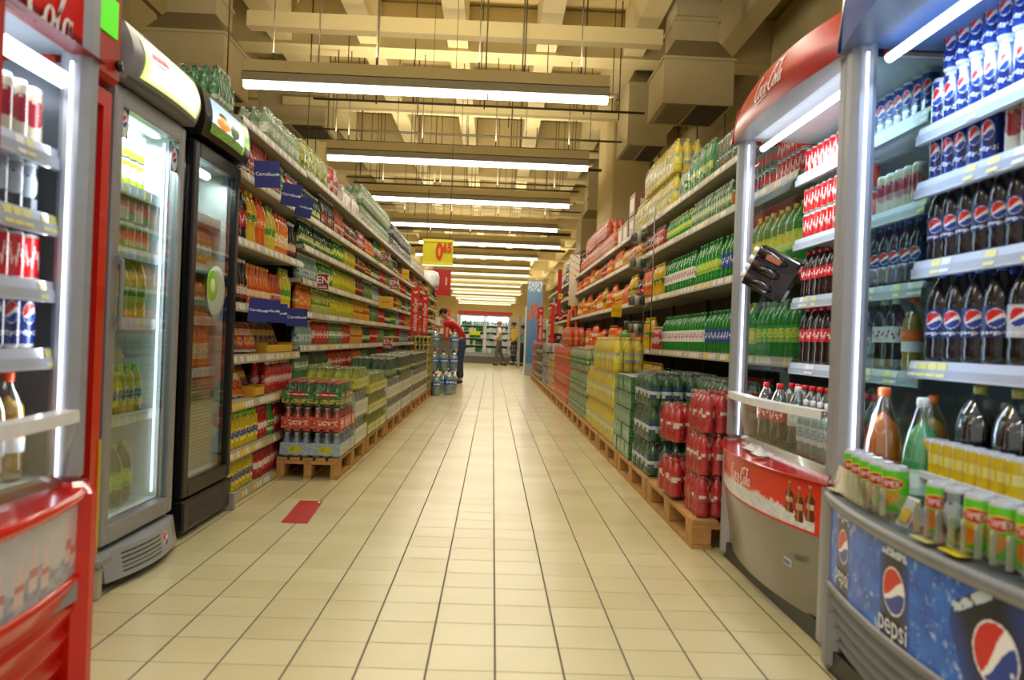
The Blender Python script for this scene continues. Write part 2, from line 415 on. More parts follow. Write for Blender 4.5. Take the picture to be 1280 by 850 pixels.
prod('minwater', 'glass', .20, .030, '#7d9a94', '#d8dcd8', '#b8ccd0', '#3c7c6a', 'clear mineral water bottle with pale label', name='water_bottle')
prod('dkgreen', 'glass', .205, .031, '#1f4a22', '#c8d0b8', '#4c7a34', '#d8d8a0', 'dark green glass mineral water bottle', name='water_bottle')
prod('brownlab', 'pet', .19, .032, '#53281a', '#b8481c', '#8c3018', '#d8a060', 'small brown fruit drink bottle', name='juice_bottle')
prod('limey', 'pet', .205, .034, '#b9b51e', '#3f8a28', '#e2d82a', '#1f5a2c', 'small yellow lime soda bottle with green print')
prod('limepale', 'pet', .205, .034, '#b4b862', '#c8cc6a', '#c8cc5c', '#6a8c30', 'small pale lime soda bottle')
prod('orange_s', 'pet', .205, .034, '#e0701c', '#d84a14', '#e88a2c', '#f2d8a8', 'small orange soda bottle')
prod('peach', 'pet', .205, .034, '#e4a434', '#e8c050', '#e8b850', '#b85418', 'small peach coloured soda bottle')
prod('sprite15', 'pet', .31, .044, '#168a2c', '#1c8a34', '#2fa83a', '#d8e85c', 'large green soda bottle with lime label', pat='blob')
prod('green_rw', 'pet', .30, .043, '#128028', '#1a7a2c', '#e8ece8', '#c4242c', 'large green soda bottle with white and red label', pat='script')
prod('green_blue', 'pet', .30, .043, '#117a28', '#1a7a2c', '#284a9c', '#e8eef4', 'large green soda bottle with blue label', pat='script')
prod('green_yel', 'fat', .32, .056, '#23942a', '#e2cf28', '#c8da30', '#f4ec50', 'big green soda bottle with lime label', pat='blob')
prod('teal', 'fat', .28, .05, '#0e3f40', '#0d2f30', '#155055', '#2a8a8c', 'big dark teal soda bottle')
prod('orangebox', 'pet', .24, .040, '#ee6c12', '#ee5810', '#f07818', '#ffe0b0', 'bright orange soda bottle on the orange display', pat='script')
prod('clear05', 'pet', .225, .033, '#c8d8d8', '#e8eef0', '#dbe6ea', '#8aa8b8', 'clear mineral water bottle with white cap', name='water_bottle', liquid='#b9cccb')
prod('clearlemon', 'cola', .26, .038, '#cfdcd4', '#e8eee8', '#d8c84a', '#b83028', 'clear bottle with yellow and red script label', pat='script', liquid='#bccbb4')
prod('fantacl', 'pet', .27, .040, '#f0c8a0', '#f05a14', '#f0741c', '#e8ecf4', 'orange and yellow soda bottle with orange cap', pat='split', liquid='#e8a818')
prod('pepsi1', 'pet', .245, .037, '#1a1014', '#2a4fc8', '#14265e', '#d8e0f4', 'cola bottle with navy label', pat='pepsi')
prod('pepsi15', 'pet', .285, .047, '#160e12', '#2c52cc', '#152a6a', '#d8e0f4', 'large cola bottle with blue cap and emblem label', pat='pepsi')
prod('pepsil', 'pet', .285, .047, '#160e12', '#2c52cc', '#c4c8d4', '#28408c', 'large cola bottle with blue cap and silver emblem label', pat='pepsi')
prod('pepsi25', 'fat', .345, .062, '#8a98a8', '#b8bc5a', '#101830', '#c8d020', 'big round shouldered cola bottle with yellow green cap', pat='pepsi', liquid='#100a0c')
prod('fanta2', 'cone', .32, .058, '#e8d8c8', '#f0743a', '#f6a070', '#f4e6dc', 'cone shaped bottle of orange soda with orange cap', liquid='#f07a1c')
prod('mint2', 'cone', .30, .055, '#c8e4d4', '#e8f4f4', '#b8e0c8', '#e8f4ec', 'cone shaped bottle of pale green soda with white cap', liquid='#5cc07a')
prod('apple2', 'pet', .29, .042, '#d8c8a8', '#e0e4e4', '#c07a30', '#f0d8a0', 'brown apple soda bottle with white cap', liquid='#a8642c')
prod('yel2', 'pet', .30, .045, '#e8c840', '#f0742c', '#e8b820', '#f6e488', 'yellow soda bottle with orange cap', liquid='#e6b41c')
prod('pepsican', 'can', .150, .031, '#16307c', '#c8c8cc', '#15307c', '#0c1e5c', 'blue cola can with round emblem', name='soda_can', pat='pepsican', cat='can')
prod('silvercan', 'can', .150, .031, '#a09888', '#c8c8cc', '#b0a894', '#8a1c28', 'slim silver beige drink can', name='soda_can', pat='blob', cat='can')
prod('redcan', 'can', .120, .032, '#c8141a', '#c8c8cc', '#c9151c', '#f4eeee', 'red cola can with white script', name='soda_can', pat='script', cat='can')
prod('orangecan', 'can', .120, .032, '#e0541a', '#c8c8cc', '#dd4420', '#f8d0a0', 'orange red soda can', name='soda_can', pat='blob', cat='can')
prod('fruitcan', 'can', .128, .034, '#5fc022', '#c8c8cc', '#62c81e', '#3f9a18', 'green juice can with red oval', name='juice_can', pat='fruit', cat='can')
prod('blackcan', 'can', .128, .030, '#24303e', '#c8c8cc', '#222c3a', '#a8b8c8', 'dark slate energy drink can', name='energy_drink_can', pat='blob', cat='can')
prod('yellowcan', 'can', .105, .028, '#d8b41a', '#c8c8cc', '#dcbc1c', '#f0e07c', 'small golden yellow drink can', name='tonic_can', pat='band', cat='can')
prod('energycan', 'can', .150, .028, '#6aa81c', '#c8c8cc', '#8cc81c', '#181818', 'lime and black energy drink can', name='energy_drink_can', pat='blob', cat='can')
prod('greencan', 'can', .118, .033, '#1c6a2c', '#c8c8cc', '#1c6a30', '#c8302c', 'green soda can with red and white spot', name='soda_can', pat='blob', cat='can')
prod('waterjug', 'jug', .38, .078, '#a8c8dc', '#e0402c', '#2a6fc0', '#e8f0f8', 'five litre water bottle with red cap', name='water_jug', pat='blue_on_white', liquid='#a9c9dd')
prod('waterjugb', 'jug', .38, .078, '#a8c8dc', '#2450b0', '#2a6fc0', '#e8f0f8', 'five litre water bottle with blue cap', name='water_jug', pat='blue_on_white', liquid='#a4c4da')
prod('iceteacan', 'can', .122, .031, '#c8c830', '#c8c8cc', '#c6d22c', '#f4f4e0', 'yellow green ice tea can', name='tea_can', pat='blob', cat='can')
prod('greentea', 'can', .122, .031, '#3f9a2c', '#c8c8cc', '#42a030', '#e85838', 'green ice tea can with red mark', name='tea_can', pat='blob', cat='can')
prod('darktea', 'pet', .26, .043, '#3a3c1c', '#b8c832', '#7dbb2c', '#e8d838', 'dark ice tea bottle with green label', name='tea_bottle')
prod('orangejar', 'juice', .21, .037, '#e88c30', '#e06018', '#f0b060', '#ffffff', 'orange juice bottle with pale label', name='juice_bottle')

ORDW = 'first second third fourth fifth sixth seventh eighth ninth tenth eleventh twelfth thirteenth fourteenth fifteenth sixteenth seventeenth eighteenth nineteenth twentieth'.split()
def fit(desc, where, extras):
    """description, place and as many distinguishing words as a label may hold"""
    for ex in extras:
        for form in (f'{desc} {where}, {ex[0]}', f'{ex[1]} {desc} {where}'):
            if len(form.split()) <= 16: return form
    return f'{desc} {where}'
def nth(i, n):
    if n <= 1: return ('', '')
    if n == 2: return ('left one', 'left') if i == 0 else ('right one', 'right')
    if i == 0: return ('leftmost', 'leftmost')
    if i == n-1: return ('rightmost', 'rightmost')
    return (f'{ORDW[min(i, 19)]} from left', ORDW[min(i, 19)])
def ext(i, n, tier=''):
    a, b = nth(i, n)
    if not a and not tier: return []
    if not tier: return [(a, b)]
    if not a: return [(tier, tier)]
    return [(f'{tier}, {a}', f'{tier} {b}'), (a, b)]
STUFF = {}
def stuff_add(key, M, bucket):
    p = PR[key]
    if 'smb' not in p: p['smb'] = product_mb(p, 7, 'all')
    t = STUFF.setdefault(bucket, MB()); n = len(t.c); t.merge(p['smb'], M); q = RND.uniform(.72, 1.15)
    for i in range(n, len(t.c)): t.c[i] = tuple(min(1, c*q) for c in t.c[i])
ORD = ['first', 'second', 'third', 'fourth', 'fifth', 'sixth', 'seventh', 'eighth']
def row_block(key, side, xf, y0, y1, z, where, lod, rows=1, bucket=None, stack=1, gap=.004, depth0=.03):
    """one product block facing the aisle from y0 to y1 on a shelf at height z"""
    if y1-y0 < .05: return
    p = PR[key]; pitch = 2*p['r']+gap; n = max(1, int((y1-y0)/pitch)); off = ((y1-y0)-n*pitch)/2
    label = f"{p['desc']} {where}"; group = f"{p['desc']}s {where}"
    for k in range(n):
        for rr in range(rows):
            for st in range(stack):
                Y = y0+off+pitch*(k+.5); X = side*(xf+depth0+p['r']+rr*pitch)+RND.uniform(-.004, .004)
                zz = z+st*(p['h']+.002)+.0015
                if bucket: stuff_add(key, Matrix.Translation((X, Y, zz)) @ Matrix.Rotation(-side*1.2, 4, 'Z'), bucket)
                else: place(key, (X, Y, zz), fit(p['desc'], where, ext(k if side < 0 else n-1-k, n, ('back row' if rr else '') if rows > 1 else (['lower', 'upper'][st] if stack > 1 else ''))), group, lod, rz=(-pi/2 if side > 0 else pi/2)*.6+RND.uniform(-.25, .25))

# ================================================================== SETTING
def floor_mat():
    m = bpy.data.materials.new('floor_tiles'); m.use_nodes = True; nt = m.node_tree; b = nt.nodes['Principled BSDF']
    N = nt.nodes.new; L = nt.links.new
    tc = N('ShaderNodeTexCoord'); sp = N('ShaderNodeSeparateXYZ'); L(tc.outputs['Object'], sp.inputs[0])
    def edge(sock, off, w):
        a = N('ShaderNodeMath'); a.operation = 'SUBTRACT'; L(sock, a.inputs[0]); a.inputs[1].default_value = off
        d = N('ShaderNodeMath'); d.operation = 'DIVIDE'; L(a.outputs[0], d.inputs[0]); d.inputs[1].default_value = .207
        f = N('ShaderNodeMath'); f.operation = 'FRACT'; L(d.outputs[0], f.inputs[0])
        fl_ = N('ShaderNodeMath'); fl_.operation = 'FLOOR'; L(d.outputs[0], fl_.inputs[0])
        s = N('ShaderNodeMath'); s.operation = 'SUBTRACT'; L(f.outputs[0], s.inputs[0]); s.inputs[1].default_value = .5
        ab = N('ShaderNodeMath'); ab.operation = 'ABSOLUTE'; L(s.outputs[0], ab.inputs[0])
        g = N('ShaderNodeMapRange'); g.inputs[1].default_value = .5-w*1.6; g.inputs[2].default_value = .5-w*.6; L(ab.outputs[0], g.inputs[0])
        return g.outputs[0], fl_.outputs[0]
    ex, fx = edge(sp.outputs[0], .045, .014); ey, fy = edge(sp.outputs[1], .0, .011)
    eys = N('ShaderNodeMath'); eys.operation = 'MULTIPLY'; L(ey, eys.inputs[0]); eys.inputs[1].default_value = .72
    mxm = N('ShaderNodeMath'); mxm.operation = 'MAXIMUM'; L(ex, mxm.inputs[0]); L(eys.outputs[0], mxm.inputs[1])
    cb = N('ShaderNodeCombineXYZ'); L(fx, cb.inputs[0]); L(fy, cb.inputs[1])
    wn = N('ShaderNodeTexWhiteNoise'); L(cb.outputs[0], wn.inputs[0])
    ns = N('ShaderNodeTexNoise'); ns.inputs['Scale'].default_value = 1.4; ns.inputs['Detail'].default_value = 5; L(tc.outputs['Object'], ns.inputs[0])
    ad = N('ShaderNodeMath'); ad.operation = 'MULTIPLY_ADD'; L(wn.outputs[0], ad.inputs[0]); ad.inputs[1].default_value = .35; L(ns.outputs['Fac'], ad.inputs[2])
    cr = N('ShaderNodeValToRGB'); L(ad.outputs[0], cr.inputs[0])
    cr.color_ramp.elements[0].position = .3; cr.color_ramp.elements[0].color = (*srgb('#c8bb8c'), 1)
    cr.color_ramp.elements[1].position = .95; cr.color_ramp.elements[1].color = (*srgb('#dacfa6'), 1)
    mx = N('ShaderNodeMix'); mx.data_type = 'RGBA'; L(mxm.outputs[0], mx.inputs[0]); L(cr.outputs[0], mx.inputs[6]); mx.inputs[7].default_value = (*srgb('#4c4230'), 1)
    L(mx.outputs[2], b.inputs['Base Color'])
    rr = N('ShaderNodeMapRange'); L(mxm.outputs[0], rr.inputs[0]); rr.inputs[3].default_value = .24; rr.inputs[4].default_value = .75
    L(rr.outputs[0], b.inputs['Roughness'])
    bp = N('ShaderNodeBump'); bp.inputs['Strength'].default_value = .4; bp.inputs['Distance'].default_value = .002; bp.invert = True
    L(mxm.outputs[0], bp.inputs['Height']); L(bp.outputs[0], b.inputs['Normal'])
    return m
CEIL = mat('ceiling_paint', '#d9c896', .8, noise=.05, nscale=1.2)
CEILD = mat('ceiling_recess', '#d2bd84', .85, noise=.06, nscale=1.0)
WALLM = mat('wall_paint', '#d0bd88', .8, noise=.05, nscale=1.)
DUCT = mat('duct_metal', '#beb08a', .55, .15, noise=.05, nscale=3)
DUCTD = mat('duct_hood', '#8f8262', .6, .2)
PIPE = mat('pipe_grey', '#5a503c', .5, .3)
struct('floor', MB().box(-9, 7, -1.5, 82, -.1, 0), floor_mat())
ZC = 6.7
mb = MB().box(-9, 7, 3, 82, ZC, ZC+.2)
struct('ceiling', mb, CEILD)
struct('wall_left', MB().box(-9.2, -9, 3, 82, 0, ZC), WALLM)
struct('wall_right', MB().box(6.1, 6.3, 3, 82, 0, ZC), WALLM)
struct('wall_back', MB().box(-9, 6.1, 78, 78.2, 0, ZC), WALLM)
# beams along and across the hall
nb = 1
for k in range(-6, 5):
    x = -.83+1.5*k+.05
    if -8.8 < x < 5.9:
        struct(f'trim_{nb}', MB().box(x-.17, x+.17, 3, 78, ZC-.75, ZC), CEIL); nb += 1
for y in [7.4, 11, 14.4, 18, 21.6, 25.2, 28.8, 32.4, 36, 39.6, 43.2, 50, 57, 64, 71]:
    struct(f'trim_{nb}', MB().box(-9, 6.1, y-.28, y+.28, ZC-.80, ZC-.02), CEIL); nb += 1
struct(f'trim_{nb}', MB().box(4.6, 5.0, 3, 78, ZC-1.15, ZC-.1), CEIL); nb += 1
# columns
def column(x0, x1, y0, y1, label):
    o = obj('column', MB().box(x0, x1, y0, y1, 0, ZC-.76, bev=.03), WALLM); tag(o, label, 'column'); return o
column(2.28, 3.05, 16.6, 18.9, 'tall cream concrete column rising behind the right hand shelving')
column(-6.3, -4.65, 20, 22, 'wide cream column far behind the left hand shelving')
column(-6.2, -5.5, 12.2, 13.2, 'cream column at upper left behind the hanging duct box')
# dark vertical pipes on the left column
for dx in (0, .22):
    o = obj('pipe', MB().tube([(-5.55+dx, 19.9, 0), (-5.55+dx, 19.9, ZC-.8)], .035), PIPE)
    tag(o, 'thin dark vertical pipe on the wide cream column, ' + ('left one' if dx == 0 else 'right one'), 'pipe')
# hanging ducts with diffuser boxes
def duct(x0, x1, y0, y1, z0, hbox, label, vents=True):
    t = thing('air_duct', label, 'air duct', ((x0+x1)/2, (y0+y1)/2, z0))
    w, d = (x1-x0)/2, (y1-y0)/2
    obj('diffuser_box', MB().box(-w, w, -d, d, 0, hbox).box(-w-.02, w+.02, -d-.02, d+.02, hbox-.03, hbox+.01), DUCT, t)
    hz = hbox+.32; nw, ndp = w*.62, d*.62
    vs = [(-w, -d, hbox), (w, -d, hbox), (w, d, hbox), (-w, d, hbox), (-nw, -ndp, hz), (nw, -ndp, hz), (nw, ndp, hz), (-nw, ndp, hz)]
    obj('hood', MB().add(vs, [(0, 1, 5, 4), (1, 2, 6, 5), (2, 3, 7, 6), (3, 0, 4, 7)]), DUCTD, t)
    obj('riser', MB().box(-nw, nw, -ndp, ndp, hz, ZC-.1-z0).box(-nw-.03, nw+.03, -ndp-.03, ndp+.03, hz+.28, hz+.33).box(-nw-.03, nw+.03, -ndp-.03, ndp+.03, hz+.62, hz+.67), DUCT, t)
    if vents:
        g = MB()
        for i in range(12): g.box(-w*.85, -.05, -d*.9+i*d*.15, -d*.9+i*d*.15+.02, -.012, .002)
        obj('grille', g, DUCTD, t)
        obj('dark_vent', MB().box(.0, w*.9, -d*.9, d*.9, -.01, .002), mat('vent_dark', '#2c2620', .6), t)
    return t
duct(2.27, 3.27, 11.6, 12.75, 4.43, .66, 'hanging cream air duct box with dark vent above right shelving')
duct(-4.95, -3.85, 11.45, 12.6, 4.43, .66, 'hanging cream air duct box above the left hand coolers')
duct(-4.7, -3.4, 16, 17.2, 5.0, .6, 'farther hanging duct box showing dark vent left of nearest light')
duct(2.25, 2.95, 14.6, 15.9, 4.55, 1.1, 'narrow duct box hanging in front of the tall right column')
duct(2.45, 3.45, 24.0, 25.4, 3.7, .9, 'distant duct box seen beside the third light fixture')
# crosswise rectangular duct and pipes
o = obj('cable_duct', MB().box(-3.7, 2.3, 11.9, 12.12, 5.36, 5.58), CEIL); tag(o, 'long cream cable duct crossing under the ceiling beams', 'duct')
o = obj('cable_duct', MB().box(-4.2, 3.4, 15.9, 16.1, 5.35, 5.5), CEIL); tag(o, 'second cream cable duct crossing just behind the nearest one', 'duct')
for i, (y, z, x0, x1, r_) in enumerate([(13.2, 4.72, -3.0, 2.3, .02), (14.9, 4.66, -3.6, 2.2, .02), (16.9, 4.55, -3.5, 2.1, .03), (19.4, 4.55, -3.4, 1.9, .025), (24, 4.9, -4, 2, .04), (27, 4.5, -4, 2.4, .04), (31, 4.4, -4, 2.6, .05), (17.6, 5.1, -3.5, 2.1, .02), (20.6, 4.9, -3.8, 2.2, .02), (22.8, 4.6, -3.8, 2.3, .02), (29, 4.8, -3.8, 2.6, .03)]):
    mb = MB().tube([(x0, y, z), (x1, y, z)], r_, 6)
    for k in range(5): xx = x0+(x1-x0)*(k+.5)/5; mb.tube([(xx, y, z), (xx, y, ZC+.01)], .008, 5)
    o = obj('sprinkler_pipe', mb, PIPE)
    tag(o, f'thin {["straight", "second straight", "third straight", "fourth straight", "fifth thicker", "sixth thicker", "farthest thick", "high thin", "high slender", "high narrow", "high distant"][i]} pipe crossing below the ceiling beams', 'pipe')
# hanging rods
for k in range(46):
    y = RND.uniform(10, 24); x = RND.uniform(-.36, .30)*y*.95
    z0 = RND.choice([4.15, 4.5, 4.7, 5.2])
    o = obj('hanging_rod', MB().tube([(x, y, z0), (x, y, ZC-.02)], .011, 5), PIPE)
    tag(o, 'thin dark rod hanging straight down from the ceiling', 'rod', 'thin hanging rods under the ceiling')
# fluorescent line fixtures
names = ['nearest', 'second', 'third', 'fourth', 'fifth', 'sixth', 'seventh', 'eighth', 'ninth', 'tenth', 'eleventh', 'twelfth', 'thirteenth', 'fourteenth', 'fifteenth', 'sixteenth']
def area(name, loc, sx, sy, power, col=(1, .93, .78), rot=(0, 0, 0), spread=None):
    l = bpy.data.lights.new(name, 'AREA'); l.shape = 'RECTANGLE'; l.size = sx; l.size_y = sy; l.energy = power; l.color = col
    if spread: l.spread = spread
    o = bpy.data.objects.new(name, l); COL.objects.link(o); o.location = loc; o.rotation_euler = rot; return o
for i in range(16):
    y = 10.3+4.08*i; x0 = [-3.0, -3.0, -2.95, -2.9, -2.9, -3][i] if i < 6 else -3.1+.15*(i % 3); W = 4.56
    if i == 0: x0 = -3.22
    if i == 4: x0 = -2.5
    t = thing('light_fixture', f'{names[i]} long fluorescent light strip hanging across the aisle', 'light fixture', (x0+W/2, y, 4.0), 0, 'fluorescent strips in a receding row')
    obj('housing', MB().box(-W/2, W/2, -.07, .07, .08, .18), mat('fixture_housing', '#a39c86', .5), t)
    obj('cable_tray', MB().box(-W/2, W/2, -.05, .12, .2, .34), CEIL, t)
    obj('diffuser', MB().box(-W/2+.02, -W/6-.01, -.05, .05, 0, .08).box(-W/6+.01, W/6-.01, -.05, .05, 0, .08).box(W/6+.01, W/2-.02, -.05, .05, 0, .08), TUBE if i < 5 else mat('tube_mid', '#fff6dc', .5, emit=2.0) if i < 8 else mat('tube_dim', '#f0ead0', .5, emit=.9), t)
    for k in range(4): obj('suspension_wire', MB().tube([(-W*.42+W*.28*k, 0, .3), (-W*.42+W*.28*k, 0, ZC-4+.01)], .009, 5), PIPE, t)
    obj('end_cap', MB().tube([(W/2, 0, .1), (W/2+.12, 0, .12)], .03, 8), CEIL, t)
for i in range(-3, 8):
    y = 10.3+4.08*i
    area('tube_down', (-.74, y, 3.97), 4.4, .1, 66)
    area('ceiling_fill', (-.74, y, 4.45), 4.4, .2, 86, (1, .89, .67), (pi, 0, 0))  # added fill lamp aimed up to brighten the ceiling, not a fixture tube
for i in range(4):
    area('hall_down', (-.5, 44+9*i, 5.0), 7, 3, 330)
    area('hall_up', (-.5, 44+9*i, 4.3), 7, 3, 330, (1, .9, .68), (pi, 0, 0))

# ================================================================== SHELVING
def bay(side, xf, y0, y1, levels, depth, label, zt=None, ledge=.0):
    t = thing('shelving_bay', label, 'shelving', (side*xf, (y0+y1)/2, 0)); w = (y1-y0)/2; s = side
    zt = zt or max(levels)+.03
    obj('back_panel', MB().box(s*depth, s*(depth+.03), -w, w, .0, zt), BACKP, t)
    for e in (-1, 1): obj('upright', MB().box(s*(depth-.03), s*(depth+.02), e*w-(.03 if e > 0 else 0), e*w+(.03 if e < 0 else 0), 0, zt+.05), DGREY, t)
    obj('base_plinth', MB().box(s*(.06 if min(levels) < .1 else depth-.07), s*depth, -w, w, 0, .03 if min(levels) < .1 else .14), SHELFM, t)
    for z in levels:
        sh = obj('shelf', MB().box(s*.005, s*depth, -w+.003, w-.003, z-.028, z), SHELFM, t)
        n = int(2*w/.06); tags = [RND.random() for _ in range(n)]
        def cf(i):
            q = tags[i]
            return H('#e8c84a') if q < .16 else H('#e4e0d0') if q < .6 else H('#b9b2a0')
        rl = MB()
        for i in range(n):
            a = -w+2*w*i/n; b = -w+2*w*(i+1)/n
            rl.add([(-s*.012, a, z-.045), (-s*.012, b, z-.045), (-s*.002, b, z+.006), (-s*.002, a, z+.006)], [(0, 1, 2, 3)], H('#a8a290'))
            rl.add([(-s*.0125, a+.004, z-.036), (-s*.0125, b-.004, z-.036), (-s*.006, b-.004, z-.002), (-s*.006, a+.004, z-.002)], [(0, 1, 2, 3)], cf(i))
        rl.box(-s*.011, s*.006, -w, w, z-.047, z-.028, H('#a8a290'))
        obj('price_rail', rl, PRINT, sh)
    return t
LN = [.05, .30, .58, .85, 1.15, 1.52, 1.90, 2.20]
LF = [.645, .895, 1.155, 1.405, 1.66, 1.90, 2.22]
bay(-1, 1.45, 4.64, 6.22, LN, .46, 'nearest left shelving bay with eight shelves beside the black cooler')
yy = 6.23; k = 0
PLACE = ['just past the blue card signs', 'above the front pallet of soda packs', 'behind the lime green soda packs', 'behind the green topped bottle packs', 'behind the white wrapped packs', 'above the green glass bottle packs', 'beside the stacked black and yellow cans', 'holding the red vertical banners', 'under the big yellow price board', 'in front of the stooping worker', 'at its far end by the worker']
lf_bays = []
while yy < 20.5:
    bay(-1, 1.45, yy, yy+1.32, LF, .46, f'grey shelving bay on the left {PLACE[min(k, 10)]}'); lf_bays.append(yy); yy += 1.33; k += 1
RL = [.52, .96, 1.46, 1.91, 2.22]
RPL = ['holding large green soda bottles beside the red cooler', 'holding large green bottles, just before the hanging baskets', 'holding yellow and red soda past the baskets', 'with brown cartons stacked on top', 'with the nearest block of orange soda', 'in the middle of the orange soda', 'with orange packs stacked on top', 'just before the orange arch display', 'behind the orange arch display', 'nearest bay of dark cola', 'with cola bottles stacked on top', 'behind the black and silver packs', 'behind the red vertical banner']
yy = 4.08; k = 0
for y0, y1 in [(4.08, 5.8), (5.81, 7.5)]+[(7.52+1.4*i, 7.52+1.4*(i+1)-.01) for i in range(11)]:
    bay(1, 1.5, y0, y1, RL, .46, f'grey shelving bay on the right {RPL[k]}'); k += 1

# ---- left nearest bay
W_ = 'nearest left shelving bay'
def blocks(side, xf, z, ystart, lst, shelf_txt, lod, rows=1, bucket=None, dep=.03):
    y = ystart
    for i, (key, ln) in enumerate(lst):
        p = PR[key]
        row_block(key, side, xf, y, y+ln, z, shelf_txt(i, y), lod, rows, bucket, depth0=dep); y += ln
def nb_text(shelf): return lambda i, y: f'on {shelf}'
blocks(-1, 1.45, 1.90, 4.68, [('dark_small', .26), ('orange_small', .46), ('red_small', .28), ('green_small', .14), ('red_small', .0), ('pinkred', .38)], lambda i, y: 'under the top shelf, by black cooler', 'near', 2)
blocks(-1, 1.45, 1.52, 4.66, [('cola15', .28), ('yellow15', .19), ('orange15', .28), ('lemon', .19), ('orange1', .33), ('tall_dark', .27)], lambda i, y: 'on third shelf, left by cooler', 'near', 2)
blocks(-1, 1.45, 1.15, 4.66, [('tall_dark', .42), ('tall_orange', .52), ('orange_small', .28), ('yellow15', .0), ('tall_dark', .0), ('lemon', .29)], lambda i, y: 'behind the lower blue cards', 'near', 1, dep=.05)
blocks(-1, 1.45, .30, 4.68, [('tea', .62), ('redjuice', .24), ('green_small', .16), ('redjuice', .0), ('pinkred', .46)], lambda i, y: 'on second lowest left shelf', 'near', 2, dep=.02)
blocks(-1, 1.45, .05, 4.68, [('tea', .58), ('redjuice', .40), ('pinkred', .46)], lambda i, y: 'on lowest left shelf', 'near', 2, dep=.02)
blocks(-1, 1.45, .58, 5.45, [('pinkred', .72)], lambda i, y: 'beside orange snack bags', 'near', 2, dep=.02)
# snack bags leaning in display trays
def bag_mesh(c1, c2, c3):
    mb = MB(); w, h, d = .075, .20, .03
    def fn(sgn):
        def f(u, v):
            e = (1-abs(2*u-1)**3)*(1-abs(2*v-1)**4); return ((u-.5)*2*w*(1-.06*(1-abs(2*v-1))), sgn*d*e, v*h)
        return f
    def paint(u, v):
        if v < .05 or v > .95: return H('#d8d0c0')
        if ((u-.5)/.36)**2+((v-.62)/.13)**2 < 1: return H(c2)
        if hypot((u-.5), (v-.3)*1.4) < .22: return H(c3) if fbm(u*12, v*14) > .4 else H(c1)
        return H(c1)
    mb.grid(fn(-1), 14, 18, paint); mb.grid(fn(1), 14, 18, paint, flip=True); return mb
BAGS = {'purple': bag_mesh('#6a2038', '#d8a0a8', '#b85030').mesh('snack_bag', SHINY), 'pink': bag_mesh('#b02a40', '#f0c8a8', '#e8a040').mesh('snack_bag', SHINY),
        'orange': bag_mesh('#e0641a', '#f4e0b0', '#8c2c14').mesh('snack_bag', SHINY), 'brown': bag_mesh('#6a3a1c', '#e0b060', '#3a1c10').mesh('snack_bag', SHINY)}
def bags(colr, desc, y0, n, z, dep):
    for i in range(n):
        o = link('snack_bag', BAGS[colr], None, (-1.45-dep-RND.uniform(0, .01), y0+i*.112, z+.012)); o.rotation_euler = (-.38, RND.uniform(-.06, .06), pi/2-.2)
        tag(o, f'{desc} on the snack shelf, {nth(i, n)[0]}', 'snack bag', f'{colr} snack bags')
bags('purple', 'dark purple foil snack bag', 4.74, 3, .85, .10); bags('pink', 'crimson pink foil snack bag', 5.08, 3, .85, .09)
bags('brown', 'brown and gold foil snack bag', 5.48, 6, .85, .13)
bags('orange', 'orange foil snack bag', 4.74, 4, .58, .09); bags('brown', 'small brown foil snack bag one shelf lower', 5.22, 2, .58, .12)
tray = MB().box(-.03, .10, -.3, .3, 0, .05, H('#d8a828')).box(-.034, -.03, -.3, .3, .0, .055, H('#e8bc30'))
def display_tray(y, z, w, lab):
    m_ = MB().box(-.012, .0, -w, w, 0, .055, H('#e0ae2c')).box(0, -.14, -w, w, 0, .006, H('#b88820')).box(-.14, -.146, -w, w, 0, .1, H('#c89828'))
    for e in (-1, 1): m_.box(0, -.14, e*w-.003, e*w+.003, 0, .07, H('#d8a428'))
    o = obj('display_tray', m_, PRINT, None, (-1.47, y, z+.001)); tag(o, lab, 'tray')
display_tray(5.76, .85, .34, 'yellow cardboard tray holding brown and gold snack bags')
display_tray(5.28, .58, .11, 'small yellow cardboard tray on orange snack shelf')

# ---- left farther bays: product blocks by shelf (near part single bottles, far part massed)
LFB = {
 1.90: ['dkgreen', 'tall_dark', 'orange_small', 'brownlab', 'pinkred', 'orange_s', 'green_rw', 'yellow15', 'greenclear', 'dkgreen', 'tall_dark', 'pinkred'],
 1.66: ['dkgreen', 'dkgreen', 'sprite_s', 'limey', 'brownlab', 'brownlab', 'dkgreen', 'pinkred', 'greenclear', 'dkgreen', 'limey', 'pinkred'],
 1.405: ['minwater', 'sprite_s', 'limey', 'limey', 'brownlab', 'greenclear', 'minwater', 'brownlab', 'dkgreen', 'pinkred', 'limey', 'dkgreen'],
 1.155: ['orange_s', 'limepale', 'limey', 'limey', 'peach', 'peach', 'greenclear', 'pinkred', 'dkgreen', 'sprite_s', 'minwater', 'redjuice'],
 .895: ['minwater', 'pinkred', 'greenclear', 'pinkred', 'peach', 'dkgreen', 'pinkred', 'greenclear', 'dkgreen', 'sprite_s', 'redjuice', 'minwater'],
 .645: ['greenclear', 'dkgreen', 'pinkred', 'pinkred', 'orange_s', 'greenclear', 'dkgreen', 'pinkred', 'dkgreen', 'dkgreen', 'minwater', 'greenclear'],
}
prod('sprite_s', 'pet', .205, .034, '#1f8a2c', '#d8e050', '#3fae3a', '#e8f060', 'small bright green soda bottle')
SHN = {1.90: 'second shelf', 1.66: 'third shelf', 1.405: 'fourth shelf', 1.155: 'fifth shelf', .895: 'sixth shelf', .645: 'lowest shelf'}
